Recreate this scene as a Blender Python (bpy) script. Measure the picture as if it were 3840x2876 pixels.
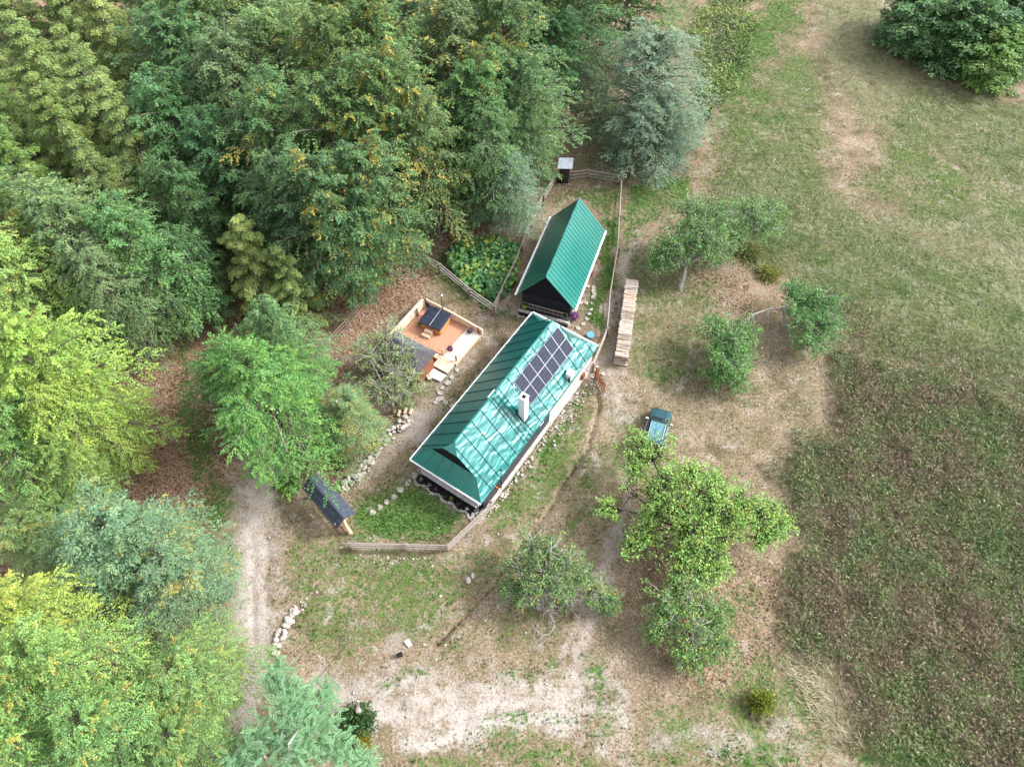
import bpy, math, random
import numpy as np
from mathutils import Vector, Matrix
R = math.radians
for o in list(bpy.data.objects): bpy.data.objects.remove(o)
scene = bpy.context.scene
COL = scene.collection

# ------------------------------------------------------------------ camera, sky, sun
CAM_H, FPX, PITCH = 50.0, 2661.0, R(57)
cam = bpy.data.cameras.new('camera'); camo = bpy.data.objects.new('camera', cam); COL.objects.link(camo)
cam.sensor_fit = 'HORIZONTAL'; cam.sensor_width = 36.0; cam.lens = 36.0 * FPX / 3840.0
cam.clip_start = 0.5; cam.clip_end = 3000
camo.location = (0, 0, CAM_H); camo.rotation_euler = (math.pi / 2 - PITCH, 0, 0)
scene.camera = camo

SUN_EL, SUN_AZ = R(37), R(11)      # direction TO the sun in the xy plane
sdir = Vector((math.cos(SUN_EL) * math.cos(SUN_AZ), math.cos(SUN_EL) * math.sin(SUN_AZ), math.sin(SUN_EL)))
world = bpy.data.worlds.new("World"); scene.world = world; world.use_nodes = True
wn, wl = world.node_tree.nodes, world.node_tree.links
wn.clear()
sky = wn.new('ShaderNodeTexSky'); sky.sky_type = 'NISHITA'; sky.sun_disc = False
sky.sun_elevation = SUN_EL; sky.sun_rotation = math.pi / 2 - SUN_AZ; sky.dust_density = 3.0; sky.air_density = 1.0
tc = wn.new('ShaderNodeTexCoord'); cn = wn.new('ShaderNodeTexNoise')
cn.inputs['Scale'].default_value = 2.2; cn.inputs['Detail'].default_value = 5
cr = wn.new('ShaderNodeMapRange'); cr.inputs['From Min'].default_value = 0.35; cr.inputs['From Max'].default_value = 0.6
cr.inputs['To Min'].default_value = 0.35; cr.inputs['To Max'].default_value = 0.9
mx = wn.new('ShaderNodeMix'); mx.data_type = 'RGBA'
mx.inputs[7].default_value = (9.0, 9.2, 9.6, 1)
bg = wn.new('ShaderNodeBackground'); bg.inputs['Strength'].default_value = 0.09
wo = wn.new('ShaderNodeOutputWorld')
wl.new(tc.outputs['Generated'], cn.inputs['Vector']); wl.new(cn.outputs[0], cr.inputs['Value'])
wl.new(cr.outputs[0], mx.inputs[0]); wl.new(sky.outputs[0], mx.inputs[6]); wl.new(mx.outputs[2], bg.inputs['Color'])
dp = wn.new('ShaderNodeVectorMath'); dp.operation = 'DOT_PRODUCT'; nv = wn.new('ShaderNodeVectorMath'); nv.operation = 'NORMALIZE'
wl.new(tc.outputs['Generated'], nv.inputs[0]); wl.new(nv.outputs[0], dp.inputs[0]); dp.inputs[1].default_value = tuple(sdir)
mx0 = wn.new('ShaderNodeMath'); mx0.operation = 'MAXIMUM'; mx0.inputs[1].default_value = 0; wl.new(dp.outputs['Value'], mx0.inputs[0])
pw_ = wn.new('ShaderNodeMath'); pw_.operation = 'POWER'; pw_.inputs[1].default_value = 9; wl.new(mx0.outputs[0], pw_.inputs[0])
bg2 = wn.new('ShaderNodeBackground'); bg2.inputs['Color'].default_value = (1, .97, .93, 1)     # bright thin cloud around the veiled sun
ml = wn.new('ShaderNodeMath'); ml.operation = 'MULTIPLY'; ml.inputs[1].default_value = 5.5; wl.new(pw_.outputs[0], ml.inputs[0]); wl.new(ml.outputs[0], bg2.inputs['Strength'])
adw = wn.new('ShaderNodeAddShader'); wl.new(bg.outputs[0], adw.inputs[0]); wl.new(bg2.outputs[0], adw.inputs[1]); wl.new(adw.outputs[0], wo.inputs['Surface'])
sl = bpy.data.lights.new('sun', 'SUN'); sl.energy = 3.0; sl.angle = R(9); sl.color = (1.0, 0.975, 0.94)
so = bpy.data.objects.new('sun', sl); COL.objects.link(so)
so.rotation_euler = sdir.to_track_quat('Z', 'Y').to_euler(); so.location = (60, 40, 80)
scene.view_settings.view_transform = 'Standard'; scene.view_settings.look = 'None'
scene.view_settings.exposure = 0.74; scene.view_settings.gamma = 1
scene.render.engine = 'CYCLES'
scene.cycles.max_bounces = 5; scene.cycles.diffuse_bounces = 3; scene.cycles.transmission_bounces = 3
scene.cycles.transparent_max_bounces = 4

# ------------------------------------------------------------------ survey helpers (photo survey -> ground plan)
def G(px, py, z=0.0):
    """plan position of a surveyed photo point (3840 px wide) lying at height z"""
    u = (px - 1920) / FPX; v = -(py - 1438) / FPX
    d = (u, math.cos(PITCH) + v * math.sin(PITCH), -math.sin(PITCH) + v * math.cos(PITCH))
    t = (z - CAM_H) / d[2]
    return Vector((d[0] * t, d[1] * t, z))
def D(x, y, z=0.0): return G(x * 1.736, y * 1.736, z)
def mpp(p):  # metres per photo pixel (3840) at p
    f = p[1] * math.cos(PITCH) - (p[2] - CAM_H) * math.sin(PITCH)
    return f / FPX

# ------------------------------------------------------------------ materials
def nodes(m):
    m.use_nodes = True; n = m.node_tree.nodes; n.clear(); return n, m.node_tree.links
def srgb(r, g, b):
    f = lambda c: ((c / 255) / 12.92) if c / 255 <= .04045 else (((c / 255) + .055) / 1.055) ** 2.4
    return (f(r), f(g), f(b), 1)
def mat(name, c1, c2=None, scale=6, rough=.8, bump=.2, bscale=None, stretch=(1, 1, 1), metallic=0, spec=.3, detail=6, lo=.35, hi=.65):
    m = bpy.data.materials.new(name); n, l = nodes(m)
    out = n.new('ShaderNodeOutputMaterial'); p = n.new('ShaderNodeBsdfPrincipled')
    p.inputs['Roughness'].default_value = rough; p.inputs['Metallic'].default_value = metallic
    p.inputs['Specular IOR Level'].default_value = spec
    t = n.new('ShaderNodeTexCoord'); mp = n.new('ShaderNodeMapping'); mp.inputs['Scale'].default_value = stretch
    l.new(t.outputs['Object'], mp.inputs['Vector'])
    nz = n.new('ShaderNodeTexNoise'); nz.inputs['Scale'].default_value = scale; nz.inputs['Detail'].default_value = detail
    l.new(mp.outputs[0], nz.inputs['Vector'])
    r = n.new('ShaderNodeValToRGB'); r.color_ramp.elements[0].position = lo; r.color_ramp.elements[1].position = hi
    r.color_ramp.elements[0].color = (*c1[:3], 1); r.color_ramp.elements[1].color = (*(c2 or [x * 1.35 for x in c1[:3]])[:3], 1)
    l.new(nz.outputs[0], r.inputs[0]); l.new(r.outputs[0], p.inputs['Base Color'])
    if bump:
        b = n.new('ShaderNodeBump'); b.inputs['Strength'].default_value = bump; b.inputs['Distance'].default_value = .03
        if bscale:
            nb = n.new('ShaderNodeTexNoise'); nb.inputs['Scale'].default_value = bscale; nb.inputs['Detail'].default_value = 4
            l.new(mp.outputs[0], nb.inputs['Vector']); l.new(nb.outputs[0], b.inputs['Height'])
        else: l.new(nz.outputs[0], b.inputs['Height'])
        l.new(b.outputs[0], p.inputs['Normal'])
    l.new(p.outputs[0], out.inputs[0]); return m

def leaf_material():
    m = bpy.data.materials.new('foliage'); n, l = nodes(m)
    out = n.new('ShaderNodeOutputMaterial')
    at = n.new('ShaderNodeAttribute'); at.attribute_name = 'Col'
    oi = n.new('ShaderNodeObjectInfo')
    mul = n.new('ShaderNodeMix'); mul.data_type = 'RGBA'; mul.blend_type = 'MULTIPLY'; mul.inputs[0].default_value = 1
    l.new(at.outputs['Color'], mul.inputs[6]); l.new(oi.outputs['Color'], mul.inputs[7])
    ad = n.new('ShaderNodeMath'); ad.operation = 'ADD'; l.new(at.outputs['Alpha'], ad.inputs[0]); l.new(oi.outputs['Alpha'], ad.inputs[1])
    gt = n.new('ShaderNodeMath'); gt.operation = 'GREATER_THAN'; gt.inputs[1].default_value = 1.0; l.new(ad.outputs[0], gt.inputs[0])
    mx = n.new('ShaderNodeMix'); mx.data_type = 'RGBA'; mx.inputs[7].default_value = (.50, .40, .09, 1)
    mf = n.new('ShaderNodeMath'); mf.operation = 'MULTIPLY'; mf.inputs[1].default_value = .75
    l.new(gt.outputs[0], mf.inputs[0]); l.new(mf.outputs[0], mx.inputs[0]); l.new(mul.outputs[2], mx.inputs[6])
    p = n.new('ShaderNodeBsdfPrincipled'); p.inputs['Roughness'].default_value = .5; p.inputs['Specular IOR Level'].default_value = .25
    tr = n.new('ShaderNodeBsdfTranslucent')
    l.new(mx.outputs[2], p.inputs['Base Color']); l.new(mx.outputs[2], tr.inputs['Color'])
    ms = n.new('ShaderNodeMixShader'); ms.inputs[0].default_value = .3
    l.new(p.outputs[0], ms.inputs[1]); l.new(tr.outputs[0], ms.inputs[2]); l.new(ms.outputs[0], out.inputs[0])
    return m
FOLIAGE = leaf_material()
BARK = mat('bark', (.10, .085, .07), (.24, .21, .19), 5, .9, .6, stretch=(1, 1, .3))
BARK_PALE = mat('pale_bark', (.24, .22, .2), (.42, .40, .37), 6, .9, .4, stretch=(1, 1, .3))
BARK_DARK = mat('dark_bark', (.03, .022, .02), (.09, .07, .06), 5, .95, .5, stretch=(1, 1, .3))
DARKLOG = mat('dark_logs', (.006, .007, .012), (.022, .024, .036), 9, .7, .3, stretch=(.3, 1, 3))
DARKBOARD = mat('dark_boards', (.030, .031, .042), (.055, .056, .075), 10, .6, .3, stretch=(.2, 4, 4))
BLACKVOID = mat('shade_black', (.004, .004, .006), (.012, .011, .014), 8, .9, .2)  # near-black: shade of gables and cellar void put into the colour; also soil bed
PLASTER = mat('plaster', (.40, .355, .33), (.56, .52, .49), 3, .9, .25, bscale=30)
PLASTER_GREY = mat('grey_plaster', (.30, .29, .31), (.46, .45, .47), 5, .9, .25, bscale=30)
WHITE = mat('white_metal', (.70, .72, .75), (.82, .84, .86), 4, .4, .03)
WHITECHIM = mat('chimney_paint', (.72, .74, .78), (.80, .81, .84), 4, .8, .08)
STONE = mat('pale_stone', (.27, .24, .215), (.50, .455, .42), 3.5, .95, .5, bscale=14)
STONEG = mat('grey_stone', (.30, .28, .28), (.50, .47, .46), 5, .95, .4, bscale=14)
WEATHER = mat('weathered_wood', (.20, .17, .15), (.38, .33, .30), 12, .9, .4, stretch=(.4, 4, 4))
WEATHER_BR = mat('brown_weathered_wood', (.13, .085, .065), (.26, .19, .155), 12, .9, .4, stretch=(.4, 4, 4))
FRESH = mat('fresh_timber', (.62, .42, .27), (.86, .68, .52), 8, .7, .25, stretch=(.3, 4, 4))
PALEW = mat('pale_planks', (.76, .68, .60), (.90, .85, .80), 6, .6, .15, stretch=(.3, 5, 5))
ORANGEW = mat('orange_decking', (.36, .17, .10), (.54, .30, .205), 7, .55, .2, stretch=(.25, 5, 5))
TUBWOOD = mat('tub_wood', (.40, .19, .07), (.55, .28, .12), 7, .55, .2, stretch=(4, 4, .4))
BROWN = mat('brown_paint', (.17, .062, .03), (.28, .11, .055), 7, .6, .2)
CUTWOOD = mat('cut_wood', (.50, .34, .22), (.78, .60, .44), 6, .8, .3)
NAVY = mat('navy_cover', (.014, .020, .036), (.024, .033, .055), 3, .45, .1)
SHINGLE = mat('slate_shingles', (.035, .045, .068), (.060, .072, .10), 4, .55, .3, stretch=(1, 1, 1), bscale=22)
SHINGLE_L = mat('grey_sheet_roof', (.085, .095, .115), (.12, .13, .155), 3, .5, .05)
SEAM = mat('seam_green', (.0, .035, .035), (.004, .06, .055), 4, .5, 0)
BLACK = mat('black_rubber', (.006, .006, .007), (.015, .015, .016), 10, .8, .1)
STEEL = mat('steel', (.35, .36, .38), (.5, .5, .52), 5, .35, .02, metallic=.9)
TIN = mat('tin_roof', (.42, .47, .54), (.62, .66, .72), 5, .35, .1, metallic=.4, bscale=10)
BLUELID = mat('blue_plastic', (.09, .28, .36), (.12, .33, .42), 3, .45, .03)
GREENBOX = mat('green_plastic', (.0, .10, .07), (.01, .14, .10), 3, .4, .03)
TERRA = mat('terracotta', (.36, .16, .09), (.46, .22, .13), 6, .85, .1)
CARP = mat('car_paint', (.012, .062, .082), (.016, .075, .10), 2, .25, .0, metallic=.35, spec=.6)
CARROOF = mat('car_roof_paint', (.055, .17, .22), (.09, .24, .31), 3.5, .35, .04, spec=.5)
CARPL = mat('car_plastic', (.02, .024, .03), (.035, .04, .05), 6, .6, .02)
GLASS = mat('tinted_glass', (.02, .03, .035), (.03, .04, .05), 2, .06, 0, spec=.8)
SILVER = mat('silver_trim', (.45, .47, .52), (.6, .62, .66), 4, .3, 0, metallic=.3)
ORANGETARP = mat('orange_tarp', (.75, .20, .02), (.85, .30, .04), 4, .6, .3)

def roof_metal(name, crumple, c1=(.0, .148, .140), c2=(.003, .185, .172), rough=.27, coat=.9):
    m = bpy.data.materials.new(name); n, l = nodes(m)
    out = n.new('ShaderNodeOutputMaterial'); p = n.new('ShaderNodeBsdfPrincipled')
    p.inputs['Roughness'].default_value = rough; p.inputs['Metallic'].default_value = .3; p.inputs['Specular IOR Level'].default_value = .9
    p.inputs['Coat Weight'].default_value = coat; p.inputs['Coat Roughness'].default_value = .2
    t = n.new('ShaderNodeTexCoord')
    nz = n.new('ShaderNodeTexNoise'); nz.inputs['Scale'].default_value = .6; nz.inputs['Detail'].default_value = 5
    l.new(t.outputs['Object'], nz.inputs['Vector'])
    r = n.new('ShaderNodeValToRGB'); r.color_ramp.elements[0].position = .35; r.color_ramp.elements[1].position = .68
    r.color_ramp.elements[0].color = (*c1, 1); r.color_ramp.elements[1].color = (*c2, 1)
    l.new(nz.outputs[0], r.inputs[0]); l.new(r.outputs[0], p.inputs['Base Color'])
    if crumple:
        mp = n.new('ShaderNodeMapping'); mp.inputs['Scale'].default_value = (.75, 1.9, 1.9); mp.inputs['Rotation'].default_value = (0, 0, .45)
        l.new(t.outputs['Object'], mp.inputs['Vector'])
        n2 = n.new('ShaderNodeTexNoise'); n2.inputs['Scale'].default_value = 1.0; n2.inputs['Detail'].default_value = 1.6; n2.inputs['Distortion'].default_value = .5
        l.new(mp.outputs[0], n2.inputs['Vector'])
        b = n.new('ShaderNodeBump'); b.inputs['Strength'].default_value = 1; b.inputs['Distance'].default_value = crumple
        l.new(n2.outputs[0], b.inputs['Height']); l.new(b.outputs[0], p.inputs['Normal'])
    l.new(p.outputs[0], out.inputs[0]); return m
ROOF = roof_metal('crumpled_teal_sheet', .25, (.0, .15, .15), (.003, .19, .185), .32)
ROOF_LEFT = roof_metal('slightly_wavy_teal_sheet', .03, (.0, .15, .145), (.003, .19, .18), .45, .05)
ROOF_FLAT = roof_metal('smooth_teal_sheet', .012, (.0, .17, .145), (.002, .20, .175), .33)

def solar_mat():
    m = bpy.data.materials.new('solar_cells'); n, l = nodes(m)
    out = n.new('ShaderNodeOutputMaterial'); p = n.new('ShaderNodeBsdfPrincipled')
    p.inputs['Roughness'].default_value = .5; p.inputs['Specular IOR Level'].default_value = .1
    t = n.new('ShaderNodeTexCoord'); sp = n.new('ShaderNodeSeparateXYZ'); l.new(t.outputs['Object'], sp.inputs[0])
    def line(sock, k, w):
        a = n.new('ShaderNodeMath'); a.operation = 'MULTIPLY'; a.inputs[1].default_value = k; l.new(sock, a.inputs[0])
        f = n.new('ShaderNodeMath'); f.operation = 'FRACT'; l.new(a.outputs[0], f.inputs[0])
        g = n.new('ShaderNodeMath'); g.operation = 'LESS_THAN'; g.inputs[1].default_value = w; l.new(f.outputs[0], g.inputs[0]); return g
    a = line(sp.outputs[0], 9.5, .14); b = line(sp.outputs[1], 4.6, .04)
    mx_ = n.new('ShaderNodeMath'); mx_.operation = 'MAXIMUM'; l.new(a.outputs[0], mx_.inputs[0]); l.new(b.outputs[0], mx_.inputs[1])
    mm = n.new('ShaderNodeMix'); mm.data_type = 'RGBA'; mm.inputs[6].default_value = (.014, .018, .036, 1); mm.inputs[7].default_value = (.13, .14, .18, 1)
    l.new(mx_.outputs[0], mm.inputs[0]); l.new(mm.outputs[2], p.inputs['Base Color']); l.new(p.outputs[0], out.inputs[0]); return m
SOLAR = solar_mat()

# ------------------------------------------------------------------ object helpers
def tag(o, label=None, cat=None, group=None, kind=None):
    if label: o['label'] = label
    if cat: o['category'] = cat
    if group: o['group'] = group
    if kind: o['kind'] = kind
    return o
def thing(name, label, cat, loc=(0, 0, 0), rz=0, group=None):
    o = bpy.data.objects.new(name, None); COL.objects.link(o); o.location = loc; o.rotation_euler = (0, 0, rz)
    o.empty_display_size = .3
    return tag(o, label, cat, group)
class MB:
    def __init__(s): s.v = []; s.f = []; s.m = []
    def add(s, vs, fs, mi=0):
        b = len(s.v); s.v += [tuple(v) for v in vs]; s.f += [tuple(i + b for i in f) for f in fs]; s.m += [mi] * len(fs); return s
    def box(s, c, sz, rz=0, mi=0, rx=0, ry=0):
        M = Matrix.Translation(c) @ Matrix.Rotation(rz, 4, 'Z') @ Matrix.Rotation(ry, 4, 'Y') @ Matrix.Rotation(rx, 4, 'X')
        x, y, z = sz[0] / 2, sz[1] / 2, sz[2] / 2
        vs = [M @ Vector(p) for p in ((-x, -y, -z), (x, -y, -z), (x, y, -z), (-x, y, -z), (-x, -y, z), (x, -y, z), (x, y, z), (-x, y, z))]
        return s.add(vs, [(0, 3, 2, 1), (4, 5, 6, 7), (0, 1, 5, 4), (1, 2, 6, 5), (2, 3, 7, 6), (3, 0, 4, 7)], mi)
    def bar(s, a, b, w, h, mi=0):
        a = Vector(a); b = Vector(b); d = (b - a).normalized(); up = Vector((0, 0, 1))
        if abs(d.z) > .95: up = Vector((0, 1, 0))
        x = d.cross(up).normalized(); y = x.cross(d).normalized()
        vs = [p + x * i * w / 2 + y * j * h / 2 for p in (a, b) for i, j in ((-1, -1), (1, -1), (1, 1), (-1, 1))]
        return s.add(vs, [(0, 3, 2, 1), (4, 5, 6, 7), (0, 1, 5, 4), (1, 2, 6, 5), (2, 3, 7, 6), (3, 0, 4, 7)], mi)
    def tube(s, pts, rad, n=8, mi=0, cap=True, jit=0):
        pts = [Vector(p) for p in pts]
        if not hasattr(rad, '__len__'): rad = [rad] * len(pts)
        b = len(s.v); up = Vector((0, 0, 1))
        for i, p in enumerate(pts):
            d = (pts[min(i + 1, len(pts) - 1)] - pts[max(i - 1, 0)]).normalized()
            u = up if abs(d.z) < .9 else Vector((1, 0, 0))
            x = d.cross(u).normalized(); y = d.cross(x).normalized()
            for k in range(n):
                a = 2 * math.pi * k / n; rr = rad[i] * (1 + (random.random() - .5) * jit)
                s.v.append(tuple(p + x * math.cos(a) * rr + y * math.sin(a) * rr))
        for i in range(len(pts) - 1):
            for k in range(n):
                k2 = (k + 1) % n; s.f.append((b + i * n + k, b + i * n + k2, b + (i + 1) * n + k2, b + (i + 1) * n + k)); s.m.append(mi)
        if cap:
            s.f.append(tuple(b + k for k in range(n))[::-1]); s.m.append(mi)
            e = b + (len(pts) - 1) * n; s.f.append(tuple(e + k for k in range(n))); s.m.append(mi)
        return s
    def slab(s, poly, t, mi=0, d=(0, 0, -1)):
        d = Vector(d) * t; p = [Vector(q) for q in poly]; n = len(p)
        vs = p + [q + d for q in p]
        return s.add(vs, [tuple(range(n)), tuple(range(2 * n - 1, n - 1, -1))] + [(i, i + n, (i + 1) % n + n, (i + 1) % n) for i in range(n)], mi)
    def loft(s, rings, mi=0, close=True, cap=True):
        b = len(s.v); n = len(rings[0])
        for r in rings: s.v += [tuple(v) for v in r]
        for i in range(len(rings) - 1):
            for k in range(n if close else n - 1):
                k2 = (k + 1) % n; s.f.append((b + i * n + k, b + i * n + k2, b + (i + 1) * n + k2, b + (i + 1) * n + k)); s.m.append(mi)
        if cap:
            s.f.append(tuple(b + k for k in range(n))[::-1]); s.m.append(mi)
            e = b + (len(rings) - 1) * n; s.f.append(tuple(e + k for k in range(n))); s.m.append(mi)
        return s
    def rock(s, c, r, seed, mi=0, flat=.7):
        rg = random.Random(seed); n1 = 6; rings = []
        ph = rg.random() * 6
        rr = [rg.uniform(.75, 1.15) for _ in range(n1)]; sx, sy = rg.uniform(.8, 1.25), rg.uniform(.8, 1.2)
        for zz, q in ((-.55, .75), (0, 1), (.45, .85), (.7, .45)):
            rings.append([(c[0] + sx * r * q * rr[k] * rg.uniform(.92, 1.08) * math.cos(ph + 6.283 * k / n1), c[1] + sy * r * q * rr[k] * math.sin(ph + 6.283 * k / n1), c[2] + zz * r * flat * rg.uniform(.85, 1.15)) for k in range(n1)])
        return s.loft(rings, mi)
    def build(s, name, mats, parent=None, smooth=False, bevel=0):
        me = bpy.data.meshes.new(name); me.from_pydata(s.v, [], s.f)
        if not isinstance(mats, (list, tuple)): mats = [mats]
        for m in mats: me.materials.append(m)
        me.polygons.foreach_set('material_index', s.m)
        if smooth: me.polygons.foreach_set('use_smooth', [True] * len(s.f))
        me.update()
        o = bpy.data.objects.new(name, me); COL.objects.link(o)
        if parent: o.parent = parent
        if bevel:
            b = o.modifiers.new('bevel', 'BEVEL'); b.width = bevel; b.segments = 2; b.limit_method = 'ANGLE'
        return o
def copy_tree(o, parent=None, loc=None, rz=None, scale=None, label=None, group=None):
    c = o.copy(); COL.objects.link(c); c.parent = parent
    if loc is not None: c.location = loc
    if rz is not None: c.rotation_euler = (0, 0, rz)
    if scale is not None: c.scale = scale if hasattr(scale, '__len__') else (scale,) * 3
    if label: c['label'] = label
    if group: c['group'] = group
    for ch in list(o.children): copy_tree(ch, c)
    return c

def leaf_mesh(name, P, N, T, size, asp, col, mats=None):
    """one quad (rhomb) per leaf. P base pts, N normal, T direction; size (n,), col (n,4)"""
    n = len(P)
    T = T / np.maximum(np.linalg.norm(T, axis=1, keepdims=True), 1e-6)
    S = np.cross(N, T); S /= np.maximum(np.linalg.norm(S, axis=1, keepdims=True), 1e-6)
    sz = size[:, None]
    a = P - T * sz * .5; b = P + S * sz * asp * .5; c = P + T * sz * .5; d = P - S * sz * asp * .5
    V = np.stack([a, b, c, d], 1).reshape(-1, 3)
    me = bpy.data.meshes.new(name); me.vertices.add(4 * n); me.vertices.foreach_set('co', V.astype(np.float32).ravel())
    me.loops.add(4 * n); me.loops.foreach_set('vertex_index', np.arange(4 * n, dtype=np.int32))
    me.polygons.add(n); me.polygons.foreach_set('loop_start', np.arange(0, 4 * n, 4, dtype=np.int32))
    ca = me.color_attributes.new('Col', 'FLOAT_COLOR', 'POINT')
    ca.data.foreach_set('color', np.repeat(col, 4, axis=0).astype(np.float32).ravel())
    me.materials.append(mats or FOLIAGE); me.update(calc_edges=True)
    return me
def mobj(name, me, parent=None):
    o = bpy.data.objects.new(name, me); COL.objects.link(o)
    if parent: o.parent = parent
    return o
def unit(v): return v / np.maximum(np.linalg.norm(v, axis=-1, keepdims=True), 1e-6)

# value noise on the plan, vectorised
_rs = np.random.RandomState(5); _tab = _rs.rand(256, 256)
def vnoise(x, y, s, ox=0.0):
    x = np.asarray(x) / s + 37.1 + ox; y = np.asarray(y) / s + 11.7 + ox * 1.7
    xi = np.floor(x).astype(int); yi = np.floor(y).astype(int); fx = x - xi; fy = y - yi
    fx = fx * fx * (3 - 2 * fx); fy = fy * fy * (3 - 2 * fy)
    t = lambda a, b: _tab[a % 256, b % 256]
    return (t(xi, yi) * (1 - fx) + t(xi + 1, yi) * fx) * (1 - fy) + (t(xi, yi + 1) * (1 - fx) + t(xi + 1, yi + 1) * fx) * fy
def fbm(x, y, s, ox=0.0): return vnoise(x, y, s, ox) * .55 + vnoise(x, y, s / 2.1, ox + 3) * .3 + vnoise(x, y, s / 4.3, ox + 7) * .15

# ------------------------------------------------------------------ ground plan (regions)
def plan(pts): return np.array([tuple(D(a, b))[:2] for a, b in pts])
def sd_poly(x, y, P):
    n = len(P); d = np.full(x.shape, 1e9); s = np.zeros(x.shape, bool)
    for i in range(n):
        a, b = P[i], P[(i + 1) % n]; e = b - a; L = e @ e + 1e-9
        t = np.clip(((x - a[0]) * e[0] + (y - a[1]) * e[1]) / L, 0, 1)
        d = np.minimum(d, (x - a[0] - t * e[0]) ** 2 + (y - a[1] - t * e[1]) ** 2)
        c = ((a[1] > y) != (b[1] > y)); 
        if abs(e[1]) > 1e-9: s ^= c & (x < e[0] * (y - a[1]) / e[1] + a[0])
    d = np.sqrt(d); return np.where(s, -d, d)
def sd_line(x, y, P):
    d = np.full(x.shape, 1e9)
    for i in range(len(P) - 1):
        a, b = P[i], P[i + 1]; e = b - a; L = e @ e + 1e-9
        t = np.clip(((x - a[0]) * e[0] + (y - a[1]) * e[1]) / L, 0, 1)
        d = np.minimum(d, (x - a[0] - t * e[0]) ** 2 + (y - a[1] - t * e[1]) ** 2)
    return np.sqrt(d)
def sstep(d, w): return np.clip(.5 - d / (2 * w), 0, 1)
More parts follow.
